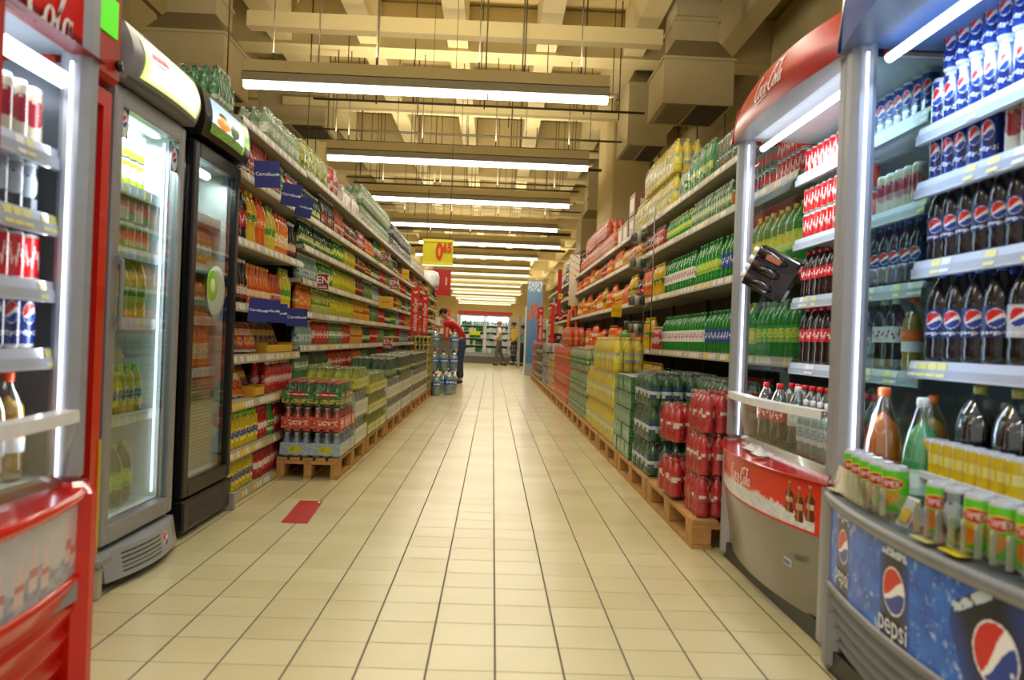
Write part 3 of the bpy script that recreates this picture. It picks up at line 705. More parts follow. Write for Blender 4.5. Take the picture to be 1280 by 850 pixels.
for z, lst in LFB.items():
    y = 6.27; i = 0
    while y < 21.3:
        ln = [.62, .5, .75, .56, .68][(i+int(z*10)) % 5]; key = lst[i % len(lst)]
        pre = 'dark ' if False else ''
        if y < 9.3:
            nxt = 'left, ' + ['near the first pallet', 'above first pallet', 'above lime packs', 'past the lime packs', 'above green bottle packs'][min(4, i)]
            row_block(key, -1, 1.45, y, y+ln, z, f'on {SHN[z]} {nxt}', 'mid', 1)
        else: row_block(key, -1, 1.45, y, min(y+ln, 21.3), z, '', 'far', 1, 'left')
        y += ln+.01; i += 1
# ---- right shelves
def rb(key, y0, y1, z, where, lod='near', rows=1, bucket=None, stack=1): row_block(key, 1, 1.5, y0, y1, z, where, lod, rows, bucket, stack)
rb('redcan', 4.12, 4.55, 1.91, 'on right, under the top shelf', 'near', 1, None, 2)
rb('greencan', 4.6, 5.1, 1.91, 'under right top shelf, by the red cans', 'near', 1, None, 2)
rb('greentea', 5.12, 5.4, 1.91, 'on right beside the green cans', 'near')
rb('greenclear', 5.42, 6.5, 1.91, 'on second right shelf', 'near')
rb('sprite_s', 6.52, 7.45, 1.91, 'on second right shelf', 'near')
rb('green_yel', 4.12, 5.02, 1.46, 'on third right shelf', 'near'); rb('green_blue', 5.04, 5.6, 1.46, 'on third right shelf', 'near')
rb('sprite15', 5.62, 6.35, 1.46, 'on third right shelf', 'near'); rb('green_rw', 6.37, 7.46, 1.46, 'on third right shelf by baskets', 'near')
rb('sprite15', 4.12, 4.85, .96, 'on fourth right shelf near red cooler', 'near'); rb('green_yel', 4.87, 5.3, .96, 'on fourth right shelf', 'near')
rb('green_blue', 5.32, 6.0, .96, 'on fourth right shelf', 'near'); rb('green_rw', 6.02, 7.46, .96, 'on fourth right shelf by baskets', 'near')
rb('teal', 4.12, 7.46, .52, 'on low right shelf behind the packs', 'mid')
def ORZ(ks): return [(ks[(i*5+len(ks[0])) % len(ks)], [.42, .6, .35, .5][i % 4]) for i in range(12)]
RF = {1.91: [('pinkred', .5), ('brownlab', .6), ('peach', .4), ('orange_s', .5)]+ORZ(['orange_s', 'orange1', 'peach', 'orange_s', 'pinkred', 'orangebox']), 1.46: [('yellow15', .5), ('orange15', .5), ('cola05', .4), ('yellow15', .5), ]+ORZ(['orangebox', 'orange15', 'peach', 'orangebox', 'orange1', 'yellow15']),
      .96: [('pinkred', .4), ('yellow15', .5), ('cola05', .4), ('orange_s', .3), ('sprite_s', .8), ]+ORZ(['orange1', 'orangebox', 'orange15', 'orange_s', 'orangebox', 'cola05']), .52: [('yellow15', 1.2), ('orange15', 7)]}
for z, lst in RF.items():
    y = 7.56
    for key, ln in lst:
        w_ = {1.91: 'second right shelf', 1.46: 'third right shelf', .96: 'fourth right shelf', .52: 'low right shelf'}[z]
        if y < 10.2:
            e = min(y+ln, 10.6); row_block(key, 1, 1.5, y, e, z, f'on {w_} beyond baskets', 'mid', 1)
            if y+ln > e+.2: row_block(key, 1, 1.5, e, y+ln, z, '', 'far', 1, 'right')
        else: row_block(key, 1, 1.5, y, y+ln, z, '', 'far', 1, 'right')
        y += ln
    for i in range(7):
        key = ['cola15', 'dark_small', 'colaw', 'tall_dark', 'silver_b', 'cola05', 'redjuice'][(i+int(z*7)) % 7] if True else ''
        if key == 'silver_b': key = 'minwater'
        row_block(key, 1, 1.5, y, min(22.8, y+1.1), z, '', 'far', 1, 'right'); y += 1.1
        if y > 22.4: break

# ================================================================== PACKS AND PALLETS
PACKM = {}
SLEEVE = dict(mw_green=('#2e6e34', '#b02420', 'oval', .10, .62), mw_red=('#c8402c', '#f0d0c0', 'text', .12, .60), mw_blue=('#9fb4c4', '#c8c42c', 'spot', .08, .58),
    mw_white=('#cfcfbe', '#7c9070', 'text', .08, .66), mw_lime=('#c8c640', '#6a8c2c', 'text', .10, .55), cancr=('#127028', '#8fb894', 'text', .02, .98), tp_wh=('#cfc8b4', '#b04038', 'spot', .05, .7))
def sleeve_paint(sl, u, v, sd):
    A, B = H(sl[0]), H(sl[1]); n = fbm(u*16, v*12, sd)
    if sl[2] == 'oval':
        if ((u-.5)/.34)**2+((v-.72)/.24)**2 < 1: return H('#e8dcd0') if abs(v-.72) < .07 and n > .42 else B
        if v < .35 and n > .5: return H('#c8b060')
    if sl[2] == 'text' and .25 < v < .75 and .1 < u < .9 and n > .5: return B
    if sl[2] == 'spot':
        if hypot(u-.5, (v-.45)*.8) < .24: return B if n > .35 else mixc(B, (.1, .2, .1), .5)
    return mixc(A, (1, 1, 1) if n > .5 else (.05, .05, .05), abs(n-.5)*.9)
def pack_mesh(key, nx, ny, cols=None, film=True, layers=1, single=True):
    k = (key, nx, ny, layers)
    if k in PACKM: return PACKM[k]
    p = PR[key]; mb = MB(); sm = product_mb(p, 9, 'all'); q = 2*p['r']*.985
    for l in range(layers):
        for i in range(nx):
            for j in range(ny):
              n0 = len(mb.c); q_ = RND.uniform(.72, 1.18)
              mb.merge(sm, Matrix.Translation(((i-(nx-1)/2)*q, (j-(ny-1)/2)*q, l*p['h'])) @ Matrix.Rotation(RND.uniform(0, 6), 4, 'Z'))
              for c_ in range(n0, len(mb.c)): mb.c[c_] = tuple(min(1, k_*q_) for k_ in mb.c[c_])
    w, d, h = nx*q/2+.002, ny*q/2+.002, p['h']*layers
    if p['kind'] == 'can': top = [(1, h+.002), (.96, h+.006)]
    else: top = [(1, h*.68), (.90, h*.9), (.8, h+.004)]
    if film:
        c = .02; rings = [(1, .0)]+top; vs = []
        for f_, z in rings:
            for x, y in ((-w+c, -d), (w-c, -d), (w, -d+c), (w, d-c), (w-c, d), (-w+c, d), (-w, d-c), (-w, -d+c)): vs.append((x*f_, y*f_, z))
        fs = [(r_*8+i, r_*8+(i+1) % 8, r_*8+8+(i+1) % 8, r_*8+8+i) for r_ in range(len(rings)-1) for i in range(8)]+[tuple((len(rings)-1)*8+i for i in range(8))]
        mb.add(vs, fs, (1, 1, 1), 1)
    if key in SLEEVE:
        sl = SLEEVE[key]; e = .0015
        for a, b in (((-w-e, -d-e), (w+e, -d-e)), ((w+e, -d-e), (w+e, d+e)), ((w+e, d+e), (-w-e, d+e)), ((-w-e, d+e), (-w-e, -d-e))):
            L_ = hypot(b[0]-a[0], b[1]-a[1]); reps = max(1, round(L_/.2))
            sd = RND.randint(0, 99)
            mb.grid(lambda u, v: (a[0]+(b[0]-a[0])*u, a[1]+(b[1]-a[1])*u, h*(sl[3]+(sl[4]-sl[3])*v)), 26*reps, 18, lambda u, v: sleeve_paint(sl, (u*reps) % 1, v, sd+int(u*reps)), mi=2)
    PACKM[k] = (mb.mesh('bottle_pack', [SHINY, FILM, mat('film_print', attr=True, rough=.3, noise=.05)]), 2*w, 2*d, h); return PACKM[k]
def pack(key, nx, ny, x, y, z, label, group, layers=1, rz=0., name='bottle_pack', cat='bottle pack'):
    name = NAMEOF.get(key, name)
    me, w, d, h = pack_mesh(key, nx, ny, layers=layers)
    o = link(name, me, None, (x, y, z+.002), rz); tag(o, label, cat, group); return h
NAMEOF = dict(mw_white='water_pack', mw_dk='water_pack', dkgreen='water_pack', mw_blue='water_pack', mw_lime='lemon_soda_pack', yellp='lemon_soda_pack', orap='orange_soda_pack', clrg='water_pack', silv='cola_pack', blk='cola_pack', rcoke='cola_pack', colaw='cola_pack')
LAY = ['bottom', 'second', 'third', 'fourth', 'fifth', 'sixth']
def stack(key, nx, ny, x0, x1, y0, y1, z0, nl, desc, where, name='bottle_pack', cat='bottle pack', fill=False, slack=.012, layers=1):
    if where.split()[0] in ('left', 'right', 'upper', 'topmost', 'far') or where.startswith('upper'): where = ('on ' if 'shelf' in where or 'pallet' in where else 'at ')+where
    me, w, d, h = pack_mesh(key, nx, ny, layers=layers)
    mx = max(1, int((x1-x0+slack)/(w+.003))); my = max(1, int((y1-y0+slack)/(d+.003)))
    for l in range(nl):
        lay = 'top' if l == nl-1 else LAY[l]
        if nl == 1: lay = 'single'
        for i in range(mx):
            for j in range(my):
                if not fill and l < nl-1 and 0 < i < mx-1 and j > 0: continue
                x = (x0+w/2+i*(w+.003)) if x0 > 0 else (x1-w/2-i*(w+.003)); y = y0+d/2+j*(d+.003)
                near = '' if my == 1 else 'nearest' if j == 0 else 'farthest' if j == my-1 else ORDW[min(j, 19)]
                aisle = '' if mx == 1 else 'aisle side' if (i == 0) == (x0 > 0) else 'inner side'
                d2 = f'{lay} {desc}' if nl > 1 else desc; ex = []
                if near and aisle: ex += [(f'{aisle}, {near}', f'{near} {aisle}')]
                if near: ex += [(near, near)]
                if aisle: ex += [(aisle, aisle)]
                pack(key, nx, ny, x+RND.uniform(-.004, .004), y, z0+l*(h+.006), fit(d2, where, ex), f'{desc}s {where}', layers, RND.uniform(-.02, .02), name, cat)
    return z0+nl*(h+.006)
def pallet_parts():
    deck = MB()
    for k in range(5): a = -.40+k*.165+(.0 if k else 0); deck.box(a, a+.13, -.6, .6, .122, .144, bev=.003)
    for y in (-.6, -.07, .46): deck.box(-.4, .39, y, y+.14, .10, .122)
    return deck.mesh('deck', WOOD), MB().box(-.05, .05, -.07, .07, .022, .10, bev=.004).mesh('block', WOOD), MB().box(-.05, .05, -.6, .6, 0, .022).mesh('runner', WOOD)
PD, PB, PRN = pallet_parts()
def pallet(x, y, label, sx=1):
    t = thing('pallet', label, 'pallet', (x, y, 0), 0, 'wooden pallets'); t.scale = (sx, 1, 1)
    link('deck', PD, t)
    for i in (-.35, 0, .34):
        link('runner', PRN, t, (i, 0, 0))
        for j in (-.53, 0, .53): link('block', PB, t, (i, j, 0))
PT = .146
lp = [5.65, 6.93, 8.2, 9.47, 10.74, 12.01, 13.28]
ld = ['wooden pallet under the nearest stack of green, red and blue packs', 'wooden pallet under the lime green soda packs', 'wooden pallet under the white bottle packs with green tops', 'fourth wooden pallet from the front on the left', 'fifth wooden pallet from the front on the left', 'sixth wooden pallet from the front on the left', 'wooden pallet under the black and yellow cans']
for y, d_ in zip(lp, ld): pallet(-1.228, y+.6, d_, .53)
rp = [4.06+1.24*i for i in range(14)]
rd = ['nearest wooden pallet on the right under red cola packs', 'wooden pallet under the dark green soda packs', 'wooden pallet under the green cartons and yellow soda', 'wooden pallet under the yellow lemon soda packs', 'wooden pallet under the clear green labelled packs', 'wooden pallet at the start of orange stacks', 'wooden pallet under the tallest orange stacks', 'wooden pallet at the far end of orange stacks', 'ninth wooden pallet on the right', 'wooden pallet under the gold packs', 'wooden pallet under black and silver packs', 'twelfth wooden pallet on the right', 'thirteenth wooden pallet on the right', 'farthest wooden pallet on the right under red packs']
for y, d_ in zip(rp, rd): pallet(1.42, y+.6, d_)
LCOL = 'x'
prod('mw_green', 'glass', .165, .0335, '#2f6a34', '#d84028', '#3f8a3c', '#d8302c', 'x'); prod('mw_red', 'glass', .165, .0335, '#c04a34', '#e0d0c8', '#d84c34', '#f0c8b8', 'x')
prod('mw_blue', 'glass', .165, .0335, '#8aa4b8', '#e0e4e8', '#9cb4cc', '#c8cc40', 'x'); prod('mw_lime', 'glass', .165, .034, '#b0b42a', '#8cae2c', '#d8d43c', '#3c7a2c', 'x')
prod('mw_white', 'glass', .20, .034, '#a8b0a0', '#c8ccbc', '#d8d8cc', '#9ab08c', 'x'); prod('mw_dk', 'glass', .20, .034, '#2a5a30', '#b8c4a8', '#8cae84', '#e0e0cc', 'x')
prod('canby', 'can', .118, .033, '#c8b820', '#c8c8cc', '#c0b41c', '#20281c', 'x', pat='band', cat='can')
prod('cancr', 'can', .118, .033, '#20803a', '#c8c8cc', '#1f8a38', '#c8d8c8', 'x', pat='band', cat='can')
L0, L1 = -1.445, -1.015
wl = 'left front pallet'
stack('mw_blue', 3, 2, L0, L1, 5.66, 6.25, PT, 1, 'clear and blue wrapped soda six-pack', wl)
stack('mw_red', 3, 2, L0, L1, 5.66, 6.25, PT+.174, 1, 'red wrapped soda six-pack', wl)
stack('mw_green', 3, 2, L0, L1, 5.66, 6.08, PT+.348, 1, 'green wrapped soda six-pack with red oval', wl)
stack('mw_white', 3, 2, L0, L1, 6.26, 6.86, PT, 2, 'pale wrapped bottle six-pack', 'behind red six-packs')
stack('mw_lime', 3, 2, L0, L1, 6.94, 8.1, PT, 3, 'lime yellow soda six-pack', 'left lime pallet')
stack('mw_lime', 3, 2, L0, L1, 6.3, 6.86, PT+.42, 1, 'lime yellow soda six-pack', 'atop pale packs')
stack('mw_white', 3, 2, L0, L1, 8.22, 9.4, PT, 2, 'white wrapped bottle six-pack', 'left third pallet')
stack('mw_dk', 3, 2, L0, L1, 8.3, 8.9, PT+.42, 1, 'green bottle six-pack', 'atop white packs, left')
stack('mw_white', 3, 3, L0, L1, 9.5, 10.66, PT, 2, 'white wrapped bottle nine-pack', 'left fourth pallet')
stack('dkgreen', 3, 3, L0, L1, 9.3, 10.6, PT+.42, 1, 'dark green glass bottle pack', 'atop fourth pallet, left')
stack('mw_white', 3, 3, L0, L1, 10.76, 13.1, PT, 2, 'white wrapped bottle nine-pack', 'left fifth and sixth pallets')
stack('dkgreen', 3, 3, L0, L1, 10.9, 12.9, PT+.42, 1, 'dark green glass bottle pack', 'atop sixth pallet, left')
stack('canby', 4, 3, L0, L1, 13.3, 14.5, PT, 7, 'black and yellow can tray', 'before the water jugs', 'can_pack', 'can pack')
R0, R1 = 1.035, 1.495
prod('rcoke', 'cola', .205, .036, '#cc2428', '#e02828', '#d83434', '#f8ecec', 'x', pat='script')
prod('gcoke', 'pet', .22, .038, '#1c5a34', '#1f4a3c', '#2a4a8c', '#d8e8d8', 'x', pat='script')
prod('yellp', 'pet', .30, .044, '#e6cc1c', '#f0d828', '#c8c8b0', '#f4ec60', 'x')
prod('clrg', 'pet', .26, .040, '#a8c090', '#e08050', '#4c9a38', '#e8f0e0', 'x')
prod('orap', 'pet', .26, .042, '#f0560c', '#f45c10', '#f06010', '#f8b070', 'x')
prod('gold', 'can', .12, .033, '#c89030', '#c8c8cc', '#c88c2c', '#e8d8a8', 'x', cat='can')
prod('silv', 'pet', .26, .042, '#a8a4a0', '#e4e4e4', '#c8c4c0', '#38302c', 'x'); prod('blk', 'pet', .26, .042, '#2a1c1a', '#8c1a1c', '#5a2422', '#d8c8c0', 'x')
# nearest right pallet: red six-packs with individual bottles
def rich_pack(key, nx, ny, x, y, z, label, group, rz=0, lod='mid'):
    p = PR[key]; q = 2*p['r']*1.0
    t = thing('bottle_pack', label, 'bottle pack', (x, y, z+.002), rz, group)
    me = product_mb(p, 12, 'all').mesh('bottle', SHINY) if 'rp' not in p else p['rp']; p['rp'] = me
    for i in range(nx):
        for j in range(ny): link('bottle', me, t, ((i-(nx-1)/2)*q, (j-(ny-1)/2)*q, 0), RND.uniform(0, 6))
    w, d, h = nx*q/2+.002, ny*q/2+.002, p['h']; c = .022; mb = MB(); vs = []
    N = 14
    def ring(f_, z, amp):
        out = []
        for k in range(4*N):
            s_, u = divmod(k, N); u = u/N
            a, b = [((-w, -d), (w, -d)), ((w, -d), (w, d)), ((w, d), (-w, d)), ((-w, d), (-w, -d))][s_]
            X, Y = a[0]+(b[0]-a[0])*u, a[1]+(b[1]-a[1])*u
            n_ = (nx, ny, nx, ny)[s_]; bul = amp*abs(sin(pi*n_*u))-amp
            nx_, ny_ = [(0, -1), (1, 0), (0, 1), (-1, 0)][s_]
            out.append(((X+nx_*bul)*f_, (Y+ny_*bul)*f_, z))
        return out
    for f_, z_, am in ((1, 0, .004), (1, h*.3, .008), (1, h*.62, .006), (.95, h*.8, .004), (.86, h+.004, 0)): vs += ring(f_, z_, am)
    R = 4*N; fs = [(r_*R+i, r_*R+(i+1) % R, r_*R+R+(i+1) % R, r_*R+R+i) for r_ in range(4) for i in range(R)]+[tuple(4*R+i for i in range(R))]
    mb.add(vs, fs, smooth=True); k = 'wrap%s%d%d' % (key, nx, ny)
    if k not in PACKM: PACKM[k] = mb.mesh('wrap', FILM)
    link('wrap', PACKM[k], t); return t
for l in range(3):
    for j in range(2):
        for i in range(3):
            rich_pack('rcoke', 3, 2, 1.05+.11+i*.222+(l == 2)*.01, 4.10+.075+j*.155, PT+l*.211, f'red six-pack of cola, {["bottom", "middle", "top"][l]} layer, {["aisle", "middle", "inner"][i]} column, {["front", "back"][j]} row of nearest stack', 'red cola six-packs nearest right')
for l in range(2):
    for j in range(2):
        rich_pack('rcoke', 2, 2, .985+.09, 4.52+.08+j*.16, PT+.02+l*.30, f'small red cola four-pack at the aisle edge, {["lower", "upper"][l]} {["near", "far"][j]} one', 'small red cola four-packs', rz=.25)
stack('gcoke', 3, 2, 1.26, R1, 4.45, 5.2, PT, 3, 'dark green soda six-pack', 'behind red packs')
stack('gcoke', 3, 2, R0, R1, 5.32, 6.02, PT, 3, 'dark green soda six-pack', 'right second pallet')
stack('cancr', 4, 3, R0, R1, 6.05, 6.9, PT, 5, 'green can carton', 'right, before yellow soda', 'can_pack', 'can pack')
stack('yellp', 3, 2, R0, R1, 6.98, 9.0, PT, 2, 'yellow lemon soda six-pack', 'right yellow pallets')
stack('yellp', 3, 2, R0, R1, 7.0, 8.6, PT+.612, 1, 'yellow lemon soda six-pack', 'topmost on right yellow pallets')
stack('clrg', 3, 3, R0, R1, 9.05, 11.2, PT, 3, 'clear nine-pack with green labels', 'right, past yellow soda')
stack('orap', 3, 3, R0, R1, 11.25, 14.0, PT, 3, 'orange soda nine-pack', 'right orange stacks')
stack('orap', 3, 3, R0, R1, 11.4, 12.6, PT+.8, 1, 'orange soda nine-pack', 'atop right orange stacks')
stack('gold', 4, 3, R0, R1, 14.05, 15.3, PT, 5, 'gold can tray', 'right, beyond orange stacks', 'can_pack', 'can pack')
stack('silv', 3, 3, R0, R1, 15.4, 17.4, PT, 3, 'silver labelled cola nine-pack', 'right, under cola shelves')
stack('blk', 3, 3, R0, R1, 17.5, 19.8, PT, 3, 'black cola nine-pack', 'right, far')
stack('rcoke', 4, 3, R0, R1, 19.9, 21.3, PT, 4, 'red cola pack', 'far right end')
# packs on top shelves
T = 2.222
prod('tp_green', 'pet', .22, .036, '#88a878', '#c8d8c0', '#b8d0a0', '#e8f0e0', 'x'); prod('tp_lime', 'pet', .26, .040, '#a8b040', '#a8c030', '#d8d84c', '#78982c', 'x')
prod('tp_red', 'pet', .28, .045, '#c8342c', '#d83830', '#d8402c', '#f0d8d0', 'x'); prod('tp_dark', 'pet', .20, .036, '#2c3c30', '#c8ccc8', '#98a898', '#e0e4e0', 'x'); prod('tp_wh', 'pet', .22, .038, '#c0bcae', '#e0dcd0', '#d8d0c0', '#a03c38', 'x')
stack('tp_green', 3, 3, -1.9, -1.5, 5.35, 6.25, T, 1, 'green and clear bottle pack', 'left top shelf, nearest')
stack('tp_lime', 3, 3, -1.9, -1.5, 6.35, 7.4, T, 1, 'lime yellow bottle pack', 'left top shelf')
stack('tp_red', 2, 3, -1.9, -1.5, 7.5, 8.0, T, 1, 'red bottle pack', 'left top shelf')
stack('tp_wh', 3, 3, -1.9, -1.5, 8.0, 9.1, T, 1, 'white carton-like bottle pack', 'left top shelf')
stack('tp_green', 3, 3, -1.9, -1.5, 9.2, 11.8, T, 2, 'green and clear bottle pack', 'left top shelf, two high')
stack('tp_dark', 3, 3, -1.9, -1.5, 12.0, 14.8, T, 2, 'dark and silver bottle pack', 'left top shelf')
stack('tp_wh', 3, 3, -1.9, -1.5, 14.9, 17.6, T, 1, 'white carton-like bottle pack', 'left top shelf, far')
stack('greencan', 3, 3, 1.55, 1.95, 5.1, 5.9, T, 2, 'green can pack', 'right top shelf', 'can_pack', 'can pack')
stack('sprite15', 3, 2, 1.53, 1.95, 5.95, 6.75, T, 1, 'green bottle pack', 'right top shelf')
stack('clrg', 2, 3, 1.53, 1.95, 6.75, 7.2, T, 1, 'clear green bottle pack', 'right top shelf')
stack('yellp', 3, 2, 1.53, 1.95, 7.2, 9.3, T, 1, 'yellow lemon bottle pack', 'right top shelf')
stack('yellp', 3, 2, 1.53, 1.95, 7.2, 8.7, T+.305, 1, 'yellow lemon bottle pack', 'upper right top shelf')
stack('orap', 3, 3, 1.53, 1.95, 10.7, 14.9, T, 1, 'orange soda pack', 'right top shelf')
stack('orap', 3, 3, 1.53, 1.95, 11.5, 14.2, T+.27, 1, 'orange soda pack', 'upper row on right top shelf')
stack('colaw', 3, 3, 1.53, 1.95, 16.2, 18.2, T, 2, 'cola pack with white caps', 'right top shelf')
stack('silv', 3, 3, 1.53, 1.95, 18.3, 20.2, T, 1, 'silver cola pack', 'right top shelf, far')
for i, (y, z) in enumerate([(9.5, T), (9.95, T), (9.5, T+.26), (10.35, T)]):
    o = obj('carton', MB().box(-.2, .2, -.19, .19, 0, .25, H('#8f6a44'), bev=.006).box(-.201, -.199, -.12, .12, .05, .2, H('#d8cdb8')).box(-.14, .14, -.191, -.189, .06, .18, H('#e0d6c4')), PRINT, None, (1.75, y, z+.002))
    tag(o, f'brown cardboard carton with pale panel on right top shelf, {["nearest", "second", "upper", "farthest"][i]} one', 'carton')
# bottle packs on the coolers
prod('gb', 'glass', .235, .027, '#1f7a2c', '#1c5a28', '#2c8a38', '#c8e0c0', 'x'); PR['gb']['kind'] = 'glass'
rich_pack('gb', 4, 5, -1.58, 4.44, 2.135, 'shrink wrapped green bottle pack on the black cooler, at its front edge', 'green packs on black cooler')
rich_pack('gb', 3, 4, -1.81, 4.05, 2.135, 'shrink wrapped green bottle pack on the black cooler, behind the bright header', 'green pack at the back')

# ================================================================== OPEN FRONT COOLERS
def open_cooler(name, label, loc, rz, W, B, D, zdeck, zp0, zp1, header, hz0, hz1, shelf_y, levels, paint, nu, nv, pillar_lo, base, inner, theme, lightp, ptop=None, foot_y=-.018, lamp_z=None, solid_end=False, hbul=.10):
    t = thing(name, label, 'cooler', loc, rz)
    cv = lambda x, b=B: -b*(1-(2*x/W-1)**2)
    pw = .075
    inm = inner
    # shell
    obj('back_wall', MB().box(0, W, D-.04, D, .1, hz1-.1), inm, t)
    obj('top_box', MB().box(0, W, .04, D, hz1-.12, hz1-.06), GREYP, t)
    obj('inner_ceiling', MB().box(.02, W-.02, .03, D-.04, hz0+.015, hz0+.03), inm, t)
    obj('lower_tank', MB().box(.0, W, .05, D, .08, zdeck-.12), GREYP, t)
    obj('side_panel', MB().box(-.012, .0, 0, D, .06, zdeck), GREYP, t); obj('side_panel', MB().box(W, W+.012, 0, D, .06, zdeck), GREYP, t)
    for x in (-.008, W): obj('end_glass' if not solid_end else 'end_wall', MB().box(x, x+.008, .05, D-.02, zdeck, hz0), inm if solid_end else GLASS, t)
    for x0 in (0, W-pw):
        obj('pillar', MB().box(x0, x0+pw, -.005, .075, zdeck+.0, ptop or hz0+.02, bev=.02), SILVERL, t)
        obj('pillar_foot', MB().box(x0-.006, x0+pw+.006, foot_y, .10, .0, zdeck+.005, bev=.03), pillar_lo, t)
        xs = x0+pw+.002 if x0 == 0 else x0-.012
        obj('led_strip', MB().box(xs+.003, xs+.007, .03, .037, zdeck+.02, hz0-.02), LED, t)
    # shelves
    for z in levels:
        sh = obj('shelf', MB().box(.02, W-.02, shelf_y, D-.05, z-.02, z), WHITE, t)
        rl = MB(); n = 24
        for i in range(n):
            a = .02+(W-.04)*i/n; b_ = .02+(W-.04)*(i+1)/n
            rl.add([(a, shelf_y-.018, z-.048), (b_, shelf_y-.018, z-.048), (b_, shelf_y-.006, z+.004), (a, shelf_y-.006, z+.004)], [(0, 1, 2, 3)], H('#c3cde0'))
            if RND.random() < .22: rl.add([(a+.002, shelf_y-.0195, z-.042), (b_-.002, shelf_y-.0195, z-.042), (b_-.002, shelf_y-.009, z), (a+.002, shelf_y-.009, z)], [(0, 1, 2, 3)], H('#e8e48c') if RND.random() < .5 else H('#f0f0f0'))
        rl.box(.02, W-.02, shelf_y-.017, shelf_y, z-.05, z-.02, H('#b8c2d4')); obj('price_rail', rl, PRINT, sh)
    # header canopy
    if header:
        hb = header
        hp = MB()
        def hf(u, v):
            x = u*W; ar = .03*(1-(2*u-1)**2); 
            if hbul == 0: x = pw+u*(W-2*pw); return (x, .012, hz0+(hz1-hz0)*v)
            return (x, cv(x, hbul)*(1-.3*abs(v-.45))-.02+.03*v*v, hz0+(hz1-hz0)*v+ar*v)
        hp.grid(hf, 60, 10, hb['paint'])
        hd = obj('header', hp, hb.get('mat', mat('canopy_paint', attr=True, rough=.28, noise=.02, spec=.12)), t)
        hu = MB().grid(lambda u, v: (u*W, (cv(u*W, hbul)*(.86))*(1-v)-.02+(.06)*v, hz0-.0), 40, 1, col=H(hb.get('below', hb['under'])), flip=True); obj('header_underside', hu, PRINT, hd)
        hp2 = MB(); hp2.grid(lambda u, v: (u*W, hf(u, 1)[1]*(1-v)+.10*v, hf(u, 1)[2]), 30, 1, col=H(hb['under'])); obj('header_top', hp2, SHINY, t)
        ye = -.03 if hbul else .012
        for x in (-.01, W): obj('header_end', MB().prism([(ye, hz0), (.12, hz0), (.12, hz1), (max(0, ye), hz1)], x, x+.01, 'x', H(hb['under'])), SHINY, t)
        if hb.get('logo'):
            lg = MB(); sx, cx, cz = hb['logo']
            mapped(lg, COLA, lambda px, py: (lambda q: (q[0], q[1]-.004, q[2]))(hf((cx+px*sx)/W if hbul else (cx+px*sx-pw)/(W-2*pw), (cz+py*sx-hz0)/(hz1-hz0))), H('#f6eeee')); obj('script_logo', lg, PRINT, hd)
    obj('tube_lamp', MB().tube([(.08, .06 if lamp_z else .10, lamp_z or hz0-.035), (W-(.04 if lamp_z else .08), .06 if lamp_z else .10, lamp_z or hz0-.035)], .022 if lamp_z else .015, 10), TUBEC, t)
    # front rim, panel, base
    rim = MB()
    rim.grid(lambda u, v: (u*W, (cv(u*W)-.012)*(1-v)+.09*v, zdeck+.0-.01*(1-v)), 40, 3, col=H(base['rim']))
    rim.grid(lambda u, v: (u*W, cv(u*W)-.012-.010*sin(pi*v), zp1+(zdeck-.01-zp1)*v), 40, 4, col=H(base['rim']))
    obj('front_rim', rim, base['rimmat'], t)
    pn = MB(); pf = lambda u, v: (u*W, cv(u*W)*(.92+.08*v)-.002, zp0+(zp1-zp0)*v)
    pn.grid(pf, nu, nv, paint); panel = obj('printed_panel', pn, mat('laminated_print', attr=True, rough=.3, noise=0), t)
    lb = MB(); nl = base['louvres']
    def bf(u, v):
        x = u*W; k = (v*nl) % 1 if nl else 0
        inset = .04*(1-v)
        return (x, cv(x)*(.75+.2*v)+inset+(-.020*k if nl else 0), .07+(zp0-.07)*v)
    lb.grid(bf, 30, nl*8 if nl else 8, col=H(base['col'])); obj('base_panel', lb, base['mat'], t)
    obj('toe_kick', MB().box(.03, W-.03, .0, D-.05, 0, .075), BLACK, t)
    # low curved glass with white ledge
    if base.get('ledge'):
        z1 = base['ledge']
        lg = MB().grid(lambda u, v: (pw+u*(W-2*pw), cv(pw+u*(W-2*pw), B*.6)+.0+.03*(1-v), zdeck+(z1-zdeck)*v), 30, 3); obj('low_glass', lg, GLASS, t)
        le = MB().grid(lambda u, v: (pw+u*(W-2*pw), cv(pw+u*(W-2*pw), B*.6)-.006+.002*v, z1-.012+.03*v), 30, 1, col=H('#e8ecf2')).grid(lambda u, v: (pw+u*(W-2*pw), cv(pw+u*(W-2*pw), B*.6)-.004+.05*v, z1+.018), 30, 1, col=H('#e8ecf2')); obj('glass_ledge', le, WHITE, t)
        obj('deck', MB().box(.02, W-.02, .06, D-.05, zdeck-.14, zdeck-.12), WHITE, t)
        obj('inner_sill', MB().grid(lambda u, v: (u*W, .03+.02*v, zdeck-.005+.03*v), 4, 1, col=H('#8c7a5c')), SHINY, t)
    c, s = cos(rz), sin(rz)
    def w2(x, y, z): return (loc[0]+c*x-s*y, loc[1]+s*x+c*y, loc[2]+z)
    lr = area(name+'_light', w2(W/2, .13, hz0-.07), W*.8, .06, lightp*.32, theme, (0, 0, rz))
    lr.rotation_euler = (radians(28), 0, rz)
    for xx in (pw+.03, W-pw-.03):
        l2 = area(name+'_side', w2(xx, .07, (zdeck+hz0)/2), .03, hz0-zdeck-.2, lightp*.06, theme)
        d = Vector(w2(W/2, .45, 1.2))-Vector(w2(xx, .07, 1.2)); l2.rotation_euler = d.to_track_quat('-Z', 'Y').to_euler()
    return t, w2, panel, pf
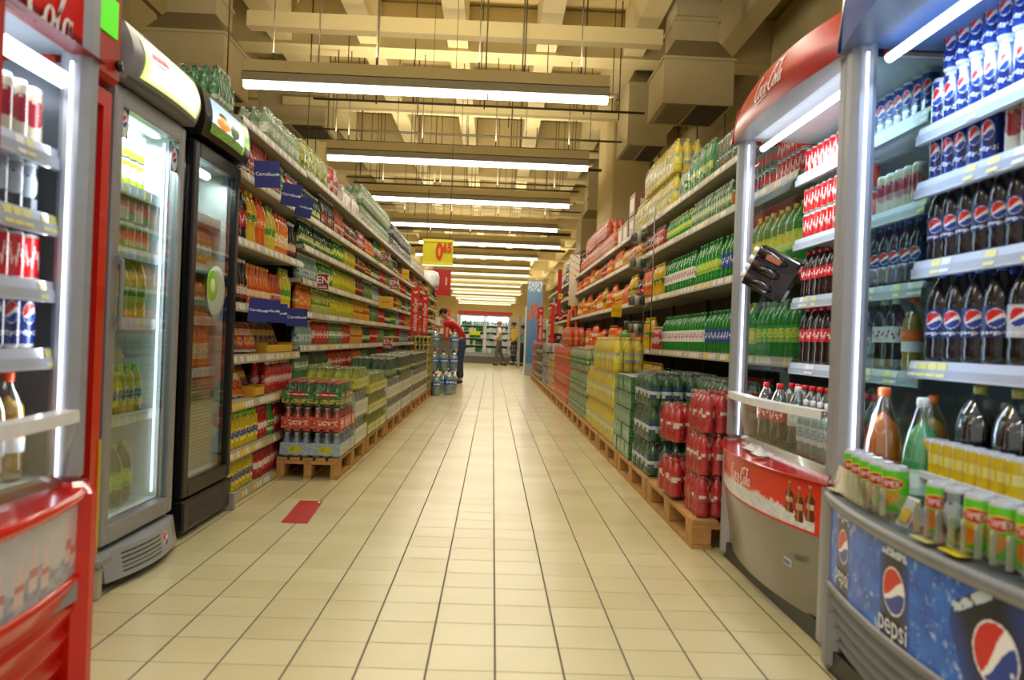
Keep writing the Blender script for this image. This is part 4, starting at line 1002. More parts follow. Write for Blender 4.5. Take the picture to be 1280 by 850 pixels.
def bottle_sil(u, v, cx, hw, v0, h):
    """contour bottle silhouette used in the printed artwork"""
    y = (v-v0)/h
    if not 0 <= y <= 1: return None
    prof = [(0, .8), (.1, .95), (.25, .75), (.45, 1), (.6, .9), (.75, .4), (.9, .28), (1, .28)]
    for (a, ra), (b, rb_) in zip(prof, prof[1:]):
        if a <= y <= b: r = ra+(rb_-ra)*(y-a)/(b-a); break
    d = (u-cx)/hw
    if abs(d) > r: return None
    if y > .94: return H('#c8b48c')
    if .34 < y < .5 and abs(d) < r*.8: return H('#d8c0a8') if int(u*400) % 3 else H('#a84830')
    return mixc(H('#4a1a0c'), H('#c07840'), max(0, 1-abs(d/r+.35)*2.2)+.35*(y > .72))
def coke_panel(u, v):
    if v > .93 or v < .05: return H('#cf1a12')
    for cx, v0, h in ((.825, .28, .60), (.872, .16, .66), (.918, .22, .68), (.055, .3, .6), (.095, .22, .66)):
        q = bottle_sil(u, v, cx, .022, v0, h)
        if q: return q
    if u < .965:
        e = .27+.13*fbm(u*22, 3, 5)-.05*cos(u*6.3)
        if .02 < u < .94 and v < e: return mixc(H('#f2f2f4'), H('#b8bcc8'), fbm(u*60, v*14, 9))
        if .02 < u < .94 and v < e+.05 and fbm(u*120, v*40, 2) > .5: return H('#f0c8c0')
    return mixc(H('#d8200f'), H('#e8401f'), fbm(u*4, v*2, 3)*.7)
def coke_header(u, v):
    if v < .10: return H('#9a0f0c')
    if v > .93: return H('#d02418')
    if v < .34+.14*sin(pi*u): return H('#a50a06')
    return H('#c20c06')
coke_base = dict(rim='#d4180f', rimmat=SHINY, louvres=0, col='#918c80', mat=mat('metal_base', '#8f8b82', .28, .55, noise=.1, nscale=4), ledge=.78)
INW = mat('cooler_inner', '#c9d2dc', .5); INB = mat('cooler_inner_blue', '#5677b4', .5)
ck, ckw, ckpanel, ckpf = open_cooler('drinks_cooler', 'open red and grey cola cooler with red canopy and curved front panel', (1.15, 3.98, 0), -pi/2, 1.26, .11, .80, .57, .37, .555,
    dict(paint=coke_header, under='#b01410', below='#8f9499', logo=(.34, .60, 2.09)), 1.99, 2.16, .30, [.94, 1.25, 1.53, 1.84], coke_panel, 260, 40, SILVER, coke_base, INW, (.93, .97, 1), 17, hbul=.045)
lg = MB(); mapped(lg, COLA, lambda px, py: (lambda q: (q[0], q[1]-.004, q[2]))(ckpf((.60+px*.27)/1.26, .60+py*.27/.185)), H('#f4ecec')); obj('script_logo', lg, PRINT, ckpanel)
# small badge on the grey base
bd = MB().box(0, .07, -.004, 0, 0, .022, H('#c8ccd4')).box(.004, .066, -.005, -.004, .004, .018, H('#5a6a94')); obj('badge', bd, PRINT, ck, (1.02, -.065, .235))

def pepsi_panel(u, v):
    x = u*1.35; z = .29+.235*v
    n = fbm(x*22, z*26, 4); n2 = fbm(x*60, z*60, 8)
    col = mixc(H('#0c3aa8'), H('#2478e0'), n*1.2)
    if n2 > .66: col = mixc(col, H('#b8d8f8'), (n2-.66)*4)
    if fbm(x*14, z*14, 12) > .7: col = mixc(col, H('#c8e0f8'), .4)
    for cx, cz, R, ang, hw, hz_ in ((.20, .43, .050, 0, .062, .14), (.575, .412, .060, 0, .078, .17), (.97, .405, .068, -.5, .125, .20)):
        dx, dz = x-cx, z-cz; rx, rzz = dx*cos(ang)-dz*sin(ang), dx*sin(ang)+dz*cos(ang)
        sh = 1-.45*max(0, (rzz-hz_*.42)/(hz_*.3))
        if abs(rx) < hw*min(1, sh) and -hz_ < rzz < hz_*.62:
            g = globe(rx, rzz, R)
            if g: return g
            if rzz > hz_*.5 and n2 > .45: return H('#c8d8e8')
            e = abs(rx)/hw
            return mixc(H('#0a1022'), H('#1a4090'), max(0, e-.45)*2)
    return col
pep_base = dict(rim='#8d9095', rimmat=mat('grey_trim', '#85888c', .35, .3), louvres=5, col='#8d9094', mat=mat('grey_louvre', '#85878b', .42, .2), ledge=None)
def pep_header(u, v): return mixc(H('#1c3f9c'), H('#3c68c8'), fbm(u*5, v*3))
pp, ppw, pppanel, pppf = open_cooler('drinks_cooler', 'open blue lit cola cooler with splash panel and grey louvred base', (1.09, 2.60, 0), -pi/2, 1.35, .075, .80, .57, .29, .525,
    dict(paint=pep_header, under='#24304c', below='#5a6c8c'), 1.95, 2.25, .24, [.98, 1.29, 1.54, 1.71], pepsi_panel, 460, 80, mat('pillar_grey', '#8b8e93', .4, .35), pep_base, INB, (.5, .7, 1), 20, 2.3)
for cx, cz, ang, sz in ((.20, .345, 0, .045), (.575, .325, 0, .052), (.955, .315, -.5, .066)):
    tx = text_flat('pepsi', sz*1.5, bold=.0006)
    def fn(px, py, cx=cx, cz=cz, ang=ang):
        X = cx+px*cos(ang)+py*sin(ang); Z = cz-px*sin(ang)+py*cos(ang); q = pppf(X/1.35, (Z-.29)/.235); return (q[0], q[1]-.003, q[2])
    m_ = MB(); mapped(m_, tx, fn, H('#d8dce4')); obj('lettering', m_, PRINT, pppanel)
# inner deck step, front tray with acrylic dividers
obj('deck', MB().box(.02, 1.33, .0, .75, .50, .575), GREYP, pp)
st = MB(); cvp = lambda x: -.075*(1-(2*x/1.35-1)**2)
st.grid(lambda u, v: (.06+u*1.2, cvp(.06+u*1.2)+.0+.01*v, .578+.075*v), 40, 1, col=(1, 1, 1)); obj('acrylic_tray', st, ACRYL, pp)
for i in range(26):
    x = .08+i*.0475
    if .50 < x < .64: continue
    obj('divider', MB().box(x-.0018, x+.0018, cvp(x)+.008, cvp(x)+.022, .578, .648), mat('divider_cream', '#e8e0cc', .4), pp)
obj('wire_ledge', MB().box(.22, .74, .135, .141, .66, .675).box(.22, .74, .135, .21, .655, .66).box(.22, .226, .135, .21, .575, .66).box(.734, .74, .135, .21, .575, .66), WHITE, pp)
for x, cc in ((.70, '#d8c878'), (.82, '#e8d020'), (.06, '#d8cc9c')):
    obj('price_sticker', MB().box(-.04, .04, -.02, .02, 0, .0015, H(cc)), PRINT, pp, (x, cvp(x)+.012, .5725))
obj('price_holder', MB().add([(-.03, -.01, 0), (.03, -.01, 0), (.03, .02, .07), (-.03, .02, .07)], [(0, 1, 2, 3)], H('#d8dcdc')).add([(-.022, -.011, .012), (.022, -.011, .012), (.022, .005, .042), (-.022, .005, .042)], [(0, 1, 2, 3)], H('#e8c818')), PRINT, pp, (.585, cvp(.585)+.02, .578))

def cool_row(w2, key, x0, x1, y, z, label, group, rows=1, stack=1, rz0=0, gap=.005, tilt=None, zig=0):
    p = PR[key]; pitch = 2*p['r']+gap; n = max(1, int((x1-x0)/pitch))
    for i in range(n):
        for r_ in range(rows):
            for s_ in range(stack):
                q = w2(x0+pitch*(i+.5), y+p['r']+r_*pitch+(zig if i % 2 else 0), z+s_*(p['h']+.001)+.002)
                w_ = label[len(p['desc'])+1:] if label.startswith(p['desc']) else ''
                place(key, q, fit(p['desc'], w_, ext(i, n, ('back row' if r_ else '') if rows > 1 else (['lower', 'upper'][s_] if stack > 1 else ''))), group, 'near', rz=rz0+RND.uniform(-.18, .18), tilt=tilt)
R_ = -1.0
# pepsi cooler contents (x=0 is the far end)
def PC(key, x0, x1, y, z, where, **k): cool_row(ppw, key, x0, x1, y, z, f"{PR[key]['desc']} {where}", f"{PR[key]['desc']}s {where}", rz0=k.pop('rz', R_), **k)
PC('pepsican', .03, .62, .25, 1.71, 'on top shelf of blue cooler', stack=1)
PC('pepsican', .09, .62, .25, 1.861, 'in upper layer of blue cooler')
PC('silvercan', .62, 1.3, .25, 1.71, 'on top shelf of blue cooler', stack=1)
PC('pepsican', .03, .40, .25, 1.54, 'on second shelf, blue cooler')
PC('silvercan', .41, .85, .25, 1.54, 'on second shelf, blue cooler')
PC('pepsican', .86, 1.3, .25, 1.54, 'on second shelf, blue cooler')
PC('pepsi1', .03, .80, .25, 1.29, 'on third shelf of blue cooler', rows=2)
PC('orange1', .81, 1.3, .25, 1.29, 'in blue cooler', rows=1)
PC('pepsi15', .03, .44, .25, .98, 'on fourth shelf, blue cooler', rows=2)
PC('pepsil', .44, .64, .25, .98, 'on fourth shelf, blue cooler', rows=1)
PC('pepsi15', .64, 1.3, .25, .98, 'on fourth shelf, blue cooler', rows=2)





PC('yel2', .02, .20, .24, .577, 'in blue cooler basin'); PC('apple2', .02, .30, .42, .577, 'in blue cooler basin')
PC('pepsi25', .215, 1.30, .23, .577, 'in blue cooler basin', gap=.05); PC('pepsi25', .30, 1.25, .42, .577, 'in back row, blue cooler basin', gap=.05)
for i, (key, x, y, tl) in enumerate([('fanta2', .10, .115, (0, 0, 0)), ('mint2', .235, .165, (0, 0, 0))]):
    p = PR[key]; place(key, ppw(x, y, .579), f"{p['desc']}, far corner of blue cooler", p['desc']+' pair', 'near', rz=R_)
def can_front(key, x, dy=0., z=.579, name=''):
    p = PR[key]; place(key, ppw(x, cvp(x)+.016+p['r']+dy, z), f"{p['desc']} in the acrylic tray, {name}", f"{p['desc']}s {name}", 'near', rz=-.9)
for x, nm in ((.12, 'far group, leftmost'), (.20, 'far group, second'), (.28, 'far group, third'), (.36, 'far group, fourth')): can_front('fruitcan', x, 0., name=nm)
can_front('fruitcan', .44, .005, name='far group, rightmost')
for x, nm in ((.69, 'left of dark can'), (.84, 'right of dark can'), (.92, 'second near'), (1.0, 'third near'), (1.08, 'nearest')): can_front('fruitcan', x, 0, name=nm)
can_front('blackcan', .765, .0, name='between green cans')
for i in range(8):
    place('yellowcan', ppw(.26+i*.0585, .172, .662), f'golden yellow drink can on wire ledge, {nth(i, 8)[0]} of the row', 'golden cans on the wire ledge', 'near', rz=-.9)
# red-canopy cooler contents
def CK(key, x0, x1, y, z, where, **k): cool_row(ckw, key, x0, x1, y, z, f"{PR[key]['desc']} {where}", f"{PR[key]['desc']}s {where}", rz0=k.pop('rz', R_), **k)
CK('redcan', .04, .62, .31, 1.84, 'on top shelf of red cooler'); CK('pepsican', .64, 1.2, .31, 1.84, 'on top shelf of red cooler')
CK('redcan', .04, .52, .31, 1.53, 'on second shelf of red cooler', stack=2); CK('silvercan', .80, 1.2, .31, 1.53, 'in red cooler'); CK('orangecan', .53, .79, .31, 1.53, 'in red cooler', stack=2)
CK('cola05', .04, .5, .31, 1.25, 'on third shelf, red cooler'); CK('clear05', .5, .74, .31, 1.25, 'on third shelf, red cooler'); CK('pepsi1', .75, 1.2, .31, 1.25, 'in the red cooler')
CK('cola1', .04, .45, .31, .94, 'on fourth shelf, red cooler'); CK('clear05', .46, .8, .31, .94, 'on fourth shelf, red cooler'); CK('colaw', .8, 1.02, .31, .94, 'in red cooler'); CK('fantacl', 1.03, 1.2, .31, .94, 'in red cooler')
prod('basket_cola', 'cola', .27, .040, '#d8dcdc', '#d81c1c', '#c41a20', '#f0e8e8', 'clear shouldered cola bottle with red cap', pat='script', liquid='#160c0a')
prod('basket_clear', 'cola', .27, .040, '#d8dcdc', '#e8ecec', '#b8c0c0', '#e0e4e4', 'cola bottle with white cap', liquid='#1a1210')
CK('basket_cola', .10, .45, .10, .577, 'behind the white ledge', zig=.03, gap=.012); CK('basket_clear', .45, .62, .12, .577, 'behind the white ledge'); CK('clear05', .62, 1.15, .10, .577, 'behind the white ledge'); CK('basket_cola', .1, 1.1, .22, .577, 'in second row, red cooler basin')
# white crumpled wrap lying on the red rim
wp = MB(); wp.grid(lambda u, v: ((u-.5)*.16, (v-.5)*.07, .003+.022*fbm(u*7, v*5, 3)*sin(pi*u)*sin(pi*v)*2), 18, 10, col=H('#d8d4d4'))
o = obj('crumpled_wrapper', wp, PRINT, None, ckw(.50, -.02, .572), -pi/2); tag(o, 'white crumpled plastic scrap lying on the red cooler rim', 'wrapper')
wp = MB(); wp.grid(lambda u, v: ((u-.5)*.10, (v-.5)*.05, .003+.035*(1-abs(2*u-1))*(1-abs(2*v-1))), 12, 8, col=H('#ecebea'))
o = obj('crumpled_wrapper', wp, PRINT, None, ckw(.66, -.05, .572), -pi/2); tag(o, 'small pointed white paper scrap on the red cooler rim', 'wrapper')
# tilted black multipack hanging inside the cooler glass
bx = thing('multipack_carton', 'tilted black carton of bottles stuck inside the red cooler glass', 'carton', ckw(.22, .12, 1.35))
bx.rotation_euler = (.1, radians(28), -.5)
m_ = MB().box(-.10, .10, -.03, .06, -.10, .10, H('#141012'), bev=.006)
for i in range(3): m_.box(-.094+i*.066, -.034+i*.066, -.033, -.03, -.07, .03, H('#2c2226'))

for i in range(3): m_.tube([(-.095, -.026, -.066+i*.066), (.02, -.026, -.066+i*.066), (.05, -.02, -.066+i*.066)], [.024, .024, .010], 10, H('#1e1619'))
m_.box(-.05, .02, -.053, -.050, .05, .075, H('#b06848')); obj('carton_body', m_, SHINY, bx)
m_ = MB()
for i in range(4): m_.tube([(-.10, .0, -.064+i*.042), (-.125, .0, -.064+i*.042)], .016, 8, H('#f0f0ee'))
obj('bottle_caps', m_, PRINT, bx)

# left foreground cola cooler
def left_panel(u, v):
    for cx, v0, h in ((.60, .12, .5), (.66, .2, .55), (.72, .15, .5), (.86, .25, .6), (.90, .15, .55), (.94, .2, .65), (.52, .1, .5), (.4, .2, .5), (.3, .1, .5)):
        y = (v-v0)/h
        if 0 < y < 1 and abs(u-cx) < .02*(1 if y < .6 else .45): return mixc(H('#e4dcdc'), H('#c03028'), .75 if .3 < y < .5 else .12+.2*fbm(u*90, v*20))
    n = fbm(u*40, v*14, 6)
    return mixc(H('#d2d2d8'), H('#8088a0') if v < .38+.1*sin(u*30) else H('#c4c2c8'), n*1.3)
left_base = dict(rim='#d8160e', rimmat=SHINY, louvres=4, col='#c8140e', mat=RED, ledge=.76)
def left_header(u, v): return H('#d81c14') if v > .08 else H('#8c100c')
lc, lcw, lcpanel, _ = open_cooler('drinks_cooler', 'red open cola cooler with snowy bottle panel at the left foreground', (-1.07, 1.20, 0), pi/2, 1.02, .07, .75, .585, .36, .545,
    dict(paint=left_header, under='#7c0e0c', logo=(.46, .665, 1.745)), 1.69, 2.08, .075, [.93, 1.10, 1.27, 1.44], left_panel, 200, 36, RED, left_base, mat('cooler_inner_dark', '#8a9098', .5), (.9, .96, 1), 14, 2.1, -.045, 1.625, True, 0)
obj('front_mullion', MB().box(.51, .585, -.01, .045, .59, 1.74, bev=.01), mat('mullion_red', '#b8120e', .35), lc)
obj('grey_vent', MB().box(.78, .93, -.035, -.02, .295, .345), GREYP, lc)
def LC(key, x0, x1, y, z, where, **k): cool_row(lcw, key, x0, x1, y, z, f"{PR[key]['desc']} {where}", f"{PR[key]['desc']}s {where}", rz0=1.0, **k)
LC('silvercan', .56, .98, .10, 1.44, 'in left foreground cooler'); LC('redcan', .10, .55, .10, 1.44, 'in left foreground cooler')
LC('blackcan', .56, .98, .10, 1.27, 'in left foreground cooler'); LC('orangecan', .1, .55, .10, 1.27, 'in left foreground cooler')
LC('redcan', .56, .98, .10, 1.10, 'in left foreground cooler'); LC('redcan', .1, .55, .10, 1.10, 'in left foreground cooler')
LC('pepsican', .56, .98, .10, .93, 'on lowest shelf, left foreground cooler'); LC('cola05',   .1, .55, .14, .60, 'in left foreground cooler basin')
LC('yel2', .58, 1.0, .20, .60, 'in left foreground cooler basin'); LC('fantacl', .60, 1.0, .10, .60, 'in left foreground cooler basin')
obj('deck_filler', MB().box(.03, .99, .07, .7, .5, .598), WHITE, lc)

# ================================================================== UPRIGHT GLASS DOOR COOLERS
def upright(label, y0, W, xf, D, Hh, hd, frame, side, inner, levels, fw, z0d, z1d, hpaint, hbulge, lightp, theme):
    t = thing('upright_cooler', label, 'cooler', (xf, y0, 0), pi/2)
    obj('cabinet', MB().box(0, .03, .05, D, .06, Hh-.02).box(W-.03, W, .05, D, .06, Hh-.02).box(0.03, W-.03, D-.03, D, .06, Hh-.02).box(0, W, .05, D, Hh-.04, Hh-.01).box(0.03, W-.03, .05, D, .06, z0d-.02), side, t)
    obj('inner_liner', MB().box(.031, .036, .06, D-.03, z0d, z1d).box(W-.036, W-.031, .06, D-.03, z0d, z1d).box(.03, W-.03, D-.036, D-.03, z0d, z1d).box(.03, W-.03, .06, D-.03, z0d-.02, z0d).box(.03, W-.03, .06, D-.03, z1d, z1d+.02), inner, t)
    dr = obj('door', MB().box(0, fw, 0, .045, z0d-.07, z1d+.05, bev=.008).box(W-fw*.8, W, 0, .045, z0d-.07, z1d+.05, bev=.008).box(fw, W-fw*.8, 0, .045, z0d-.07, z0d, bev=.004).box(fw, W-fw*.8, 0, .045, z1d-.02, z1d+.05, bev=.004), frame, t)
    obj('door_glass', MB().box(fw, W-fw*.8, .018, .026, z0d, z1d-.02), GLASS, dr)
    for z in levels:
        sh = obj('shelf', MB().box(.04, W-.04, .10, D-.05, z-.012, z), WHITE, t)
        m_ = MB().box(.04, W-.04, .088, .096, z-.035, z+.012, H('#e4ebf0'))
        for i in range(8): m_.box(.06+i*.07, .10+i*.07, .086, .088, z-.028, z+.004, H('#d8dce0') if i % 3 else H('#e8e098'))
        obj('price_rail', m_, PRINT, sh)
    hm = MB()
    hf = lambda u, v: (u*W*1.02-.01*W, -.02-hbulge*sin(pi*min(1, v*.9+.1))*(.55+.45*(1-(2*u-1)**2)), hd[0]+(hd[1]-hd[0])*v)
    hm.grid(lambda u, v: hf(.0+u, v), 60, 30, hpaint[0]); hh = obj('header_frame', hm, hpaint[2], t)
    if hpaint[1]:
        hm2 = MB(); hm2.grid(lambda u, v: (lambda q: (q[0], q[1]-.004, q[2]))(hf(.10+u*.84, .12+v*.76)), 110, 50, hpaint[1]); obj('header_picture', hm2, LITPRINT, hh)
    hm3 = MB(); n = 12
    for u in (0, 1):
        pts = [hf(u, k/n) for k in range(n+1)]; x = pts[0][0]
        hm3.add(pts+[(x, .06, hd[1]), (x, .06, hd[0])], [tuple(range(n+3))], hpaint[0](.5, .5))
    hm3.grid(lambda u, v: (hf(u, 1)[0], hf(u, 1)[1]*(1-v)+.06*v, hd[1]), 20, 1, col=hpaint[0](.5, .99)); hm3.grid(lambda u, v: (hf(u, 0)[0], hf(u, 0)[1]*(1-v)+.06*v, hd[0]), 20, 1, col=hpaint[0](.5, .99))
    obj('header_shell', hm3, hpaint[2], hh)
    c, s = cos(pi/2), sin(pi/2)
    w2 = lambda x, y, z: (xf-y, y0+x, z)
    l_ = area('upright_light', w2(W*.5, .075, z1d-.05), W*.75, .03, lightp*.6, theme, (radians(20), 0, pi/2))
    return t, dr, w2
def lip_shell(u, v): return H('#8d8a90') if v > .06 else H('#55585c')
def lip_face(u, v):
    e = min(u, 1-u, v, 1-v)
    if ((u-.20)/.12)**2+((v-.60)/.16)**2 < 1:
        return H('#c02030') if v > .56 and abs(v-.63) < .08 else H('#e8e8f8') if v > .5 else H('#a8b8e8')
    if ((u-.86)/.03)**2+((v-.5)/.16)**2 < 1: return H('#e8c0b0')
    base = mixc(H('#d6e87a'), H('#fffff2'), min(1, e*9))
    return base
lp_, lpd, lpw = upright('silver tea cooler with glowing yellow header and glass door', 3.10, .69, -1.43, .62, 2.13, (1.915, 2.13), mat('door_silver', '#98999b', .38, .35), MAUVE, mat('liner_white', '#e6eef2', .4), [.62, 1.02, 1.31, 1.57], .065, .235, 1.85, (lip_shell, lip_face, mat('header_grey', attr=True, rough=.35)), .07, 17, (.88, .95, 1))
m_ = MB().box(0, .018, -.034, -.016, 0, .27, bev=.006); hdl = obj('handle', m_.box(0, .02, -.02, .0, .02, .05).box(0, .02, -.02, .0, .25, .28), GREYP, lpd, (.028, 0, .98))
m_ = MB().box(.628, .636, .07, .078, .26, 1.82); obj('led_strip', m_, LED, lp_)
for x, z in ((.105, 1.79), (.605, 1.76)):
    m_ = MB(); m_.grid(lambda u, v: (x-.035+.07*u, .016, z-.07+.11*v), 24, 36, lambda u, v: (globe(u-.5, (v-.58)*1.5, .34) or (H('#e4e8ee') if ((u-.5)/.5)**2+((v-.5)/.5)**2 < .9 else H('#2c3c6c')))); obj('sticker', m_, PRINT, lpd)
obj('ceiling_lamps', MB().box(.10, .60, .08, .11, 1.832, 1.842).box(.10, .60, .16, .19, 1.832, 1.842).box(.10, .60, .24, .27, 1.832, 1.842), TUBEC, lp_)
kp = MB(); kf = lambda u, v: (u*.69, -.005-.055*(1-(2*u-1)**2)-.02*(1-v), .035+(.11)*v)
def kp_paint(u, v):
    g = globe((u-.68)*.69, (v-.52)*.11, .030)
    if g: return g
    if .14 < u < .58 and .15 < v < .88 and (v*6.5) % 1 < .42: return H('#3c3e40')
    if .86 < u < .95 and .3 < v < .8 and (v*6.5) % 1 < .42: return H('#3c3e40')
    return H('#9a9ca0')
kp.grid(kf, 120, 44, kp_paint); kp.grid(lambda u, v: (u*.69, kf(u, 1)[1]*(1-v)+.05*v, .145), 30, 1, col=H('#9a9ca0'))
kp.add([(0, .05, .035), (0, -.025, .035), (0, -.005, .145), (0, .05, .145)], [(0, 1, 2, 3)], H('#8a8c90')); obj('kick_plate', kp, mat('kick_print', attr=True, rough=.35), lp_)
for x in (.0, .66): obj('foot', MB().box(x, x+.03, .0, .04, 0, .09, bev=.005), GREYP, lp_)
def LPc(key, x0, x1, z, where, **k): cool_row(lpw, key, x0, x1, .11, z, f"{PR[key]['desc']} {where}", f"{PR[key]['desc']}s {where}", rz0=1.0, **k)
LPc('iceteacan', .06, .56, 1.57, 'in silver cooler, top shelf', gap=.008, stack=2); LPc('greentea', .06, .63, 1.31, 'in silver cooler', gap=.008, stack=2); LPc('iceteacan', .06, .30, 1.461, 'above the green tea cans') if False else None
LPc('lemon', .07, .63, 1.02, 'in silver tea cooler', gap=.004); LPc('tea', .07, .63, .62, 'in silver cooler, lower shelf'); LPc('darktea', .07, .63, .24, 'at bottom of silver cooler', gap=.01)

def blk_shell(u, v): return H('#0e0e10')
def blk_face(u, v):
    if (u-.52)**2*1.0+((v-.45)*.62)**2 < .014 and v > .2 or (abs(u-.52) < .02 and .12 < v < .3): return mixc(H('#1c3a1c'), H('#3c6a34'), fbm(u*30, v*20))
    if ((u-.24)/.15)**2+((v-.42)/.14)**2 < 1: return mixc(H('#e86a18'), H('#f8a040'), fbm(u*20, v*20))
    if ((u-.22)/.09)**2+((v-.62)/.1)**2 < 1: return H('#d8a030') if v < .62 else H('#282420')
    if u > .80: return mixc(H('#4c9a28'), H('#8cd040'), fbm(u*14, v*9)) if not (v < .28 and u > .84) else H('#1c1418')
    g = .30-.1*u
    if v < g: return mixc(H('#2c4a1c'), H('#6a8c34'), fbm(u*30, v*20))
    return mixc(H('#dcecf4'), H('#7fb4d8'), (v-.3)*1.2)
bk, bkd, bkw = upright('black drinks cooler with landscape picture header and glass door', 3.91, .70, -1.43, .62, 2.13, (1.91, 2.13), BLACK, BLACK, mat('liner_grey', '#b8c0bc', .5), [.78, 1.05, 1.32, 1.58], .07, .26, 1.84, (blk_shell, blk_face, mat('header_black', attr=True, rough=.3)), .04, 9, (.95, .98, .96))
obj('lamp', MB().tube([(.12, .09, 1.79), (.42, .09, 1.79)], .022, 10), TUBEC, bk)
m_ = MB()
for i in range(26): m_.box(.05, .65, .10, .104, .265+i*.018, .265+i*.018+.014, H('#b8aa8a'))
obj('slatted_blind', m_, PRINT, bk)
obj('kick_plate', MB().box(0.0, .70, -.01, .05, .03, .18, bev=.01), BLACK, bk); m_ = MB()
for i in range(6): m_.box(.08, .62, -.013, -.009, .05+i*.02, .058+i*.02)
obj('vent_slots', m_, DGREY, bk)
obj('foot', MB().box(.67, .70, -.04, .02, 0, .10, bev=.005), mat('foot_metal', '#a8a49c', .4, .4), bk)
m_ = MB(); m_.lathe([(0, 0), (.075, 0), (.085, .002), (.075, .004), (0, .004)], 24, col=H('#8cc83c')); m_.lathe([(0, 0.004), (.035, 0.004), (.03, .006), (0, .006)], 18, col=H('#e4f0c0'))
dc = obj('fruit_decal', m_, PRINT, bkd, (.34, .014, 1.22)); dc.rotation_euler = (pi/2, 0, 0)
m_ = MB(); m_.lathe([(.10, 0), (.135, 0), (.135, .002), (.10, .002)], 28, col=H('#b8c4bc')); dc = obj('ring_decal', m_, PRINT, bkd, (.40, .013, 1.19)); dc.rotation_euler = (pi/2, 0, 0)
def BKc(key, x0, x1, z, where, **k): cool_row(bkw, key, x0, x1, .11, z, f"{PR[key]['desc']} {where}", f"{PR[key]['desc']}s {where}", rz0=1.0, **k)
BKc('orangejar', .07, .64, 1.32, 'in black cooler, second shelf'); BKc('orangejar', .07, .64, 1.05, 'in black cooler, third shelf'); BKc('orange1', .07, .64, .78, 'at black cooler bottom shelf', stack=1)
BKc('orangejar', .07, .35, 1.58, 'in black cooler, top shelf')

# slim red cooler mostly hidden behind the foreground one
rc = thing('upright_cooler', 'narrow red cooler with green header panel squeezed between silver ones', 'cooler', (-1.42, 2.42, 0), pi/2)
obj('cabinet', MB().box(0, .62, .05, .6, .05, 2.18, bev=.01), RED, rc)
obj('door', MB().box(0, .06, 0, .05, .1, 1.84).box(.56, .62, 0, .05, .1, 1.84).box(.06, .56, 0, .05, .1, .2).box(.06, .56, 0, .05, 1.78, 1.84), RED, rc)
obj('door_glass', MB().box(.06, .56, .02, .03, .2, 1.78), GLASS, rc)
obj('header', MB().box(-.005, .625, -.03, .05, 1.86, 2.2, bev=.02), mat('header_red', '#a8200f', .35), rc)
obj('header_panel', MB().box(.06, .57, -.036, -.03, 2.02, 2.15, H('#4cc81c')), LITPRINT, rc)
obj('yellow_strip', MB().box(.612, .628, -.006, .0, .16, .58), mat('strip_yellow', '#d8a818', .4), rc)
obj('lock', MB().tube([(.58, -.035, 1.93), (.58, -.05, 1.93)], .02, 10), BLACK, rc)
obj('foot', MB().box(.58, .63, -.03, .03, .0, .12, bev=.01), mat('foot_cream', '#b8b09c', .5), rc)
obj('hinge_bar', MB().box(.54, .66, -.05, .0, .13, .16, bev=.008), GREYP, rc)

# ================================================================== SIGNS
def to_world_text(body, size, col, parent, loc, roty=0., facing=0., bold=0., shear=0., name='lettering', spacing=1.):
    """flat lettering standing upright, facing -Y of its parent"""
    tx = text_flat(body, size, bold=bold, shear=shear, spacing=spacing); c, s = cos(roty), sin(roty); m_ = MB()
    mapped(m_, tx, lambda x, y: (x*c-y*s, 0, x*s+y*c), H(col)); return obj(name, m_, PRINT, parent, loc)
BLUE = '#1c2478'
def blue_card(x, y, z, w, h, rot, label):
    t = obj('shelf_card', MB().box(-w/2, w/2, -.003, .003, -h/2, h/2, H(BLUE)), PRINT, None, (x, y, z)); t.rotation_euler = (.05, radians(rot), .35); tag(t, label, 'sign', 'blue shelf cards')
    to_world_text('Carrefour', w*.20, '#e4e6f4', t, (-w*.05, -.005, 0), bold=.0004)
    m_ = MB().add([(-.5, 0, 0), (0, 0, .45), (0, 0, -.45)], [(0, 2, 1)], H('#e4e6f4')).add([(.1, 0, .45), (.6, 0, 0), (.1, 0, -.45)], [(0, 2, 1)], H('#e4e6f4'))
    m_.v = [(a*.02+w*.40, -.005, c*.02) for a, b, c in m_.v]; obj('emblem', m_, PRINT, t)
blue_card(-1.35, 4.84, 1.91, .145, .155, -4, 'upper blue card with white lettering hanging nearest the black cooler')
blue_card(-1.35, 5.42, 1.89, .125, .145, 6, 'blue card on the upper shelf, left of its overlapping pair')
blue_card(-1.335, 5.72, 1.86, .115, .14, 9, 'blue card on the upper shelf, right of its overlapping pair')
blue_card(-1.36, 4.80, 1.115, .11, .14, 4, 'leftmost of the three overlapping blue cards on the lower shelf')
blue_card(-1.34, 4.98, 1.12, .11, .13, 2, 'middle of the three overlapping blue cards on the lower shelf')
blue_card(-1.34, 5.16, 1.11, .11, .12, 0, 'rightmost of the three overlapping blue cards on the lower shelf')
blue_card(-1.36, 5.74, 1.10, .14, .125, 0, 'single blue card at the right end of the lower shelf')
def small_sign(x, y, z, w, h, col, body, tcol, label, rot=0, cat='sign', frame=None):
    t = obj('price_sign', MB().box(-w/2, w/2, -.003, .003, -h/2, h/2, H(frame or col)).box(-w*.45, w*.45, -.004, -.003, -h*.45, h*.45, H(col)), PRINT, None, (x, y, z)); t.rotation_euler = (0, radians(rot), .1); tag(t, label, cat)
    if body: to_world_text(body, h*.62, tcol, t, (0, -.0055, h*.08), bold=h*.01)
    m_ = MB()
    for k in range(2 if body else 3): m_.box(-w*.32, w*.32, -.0055, -.004, -h*.38+k*h*.09-(0 if body else -.3*h), -h*.34+k*h*.09+(.3*h if not body else 0), H(tcol))
    obj('print', m_, PRINT, t); return t
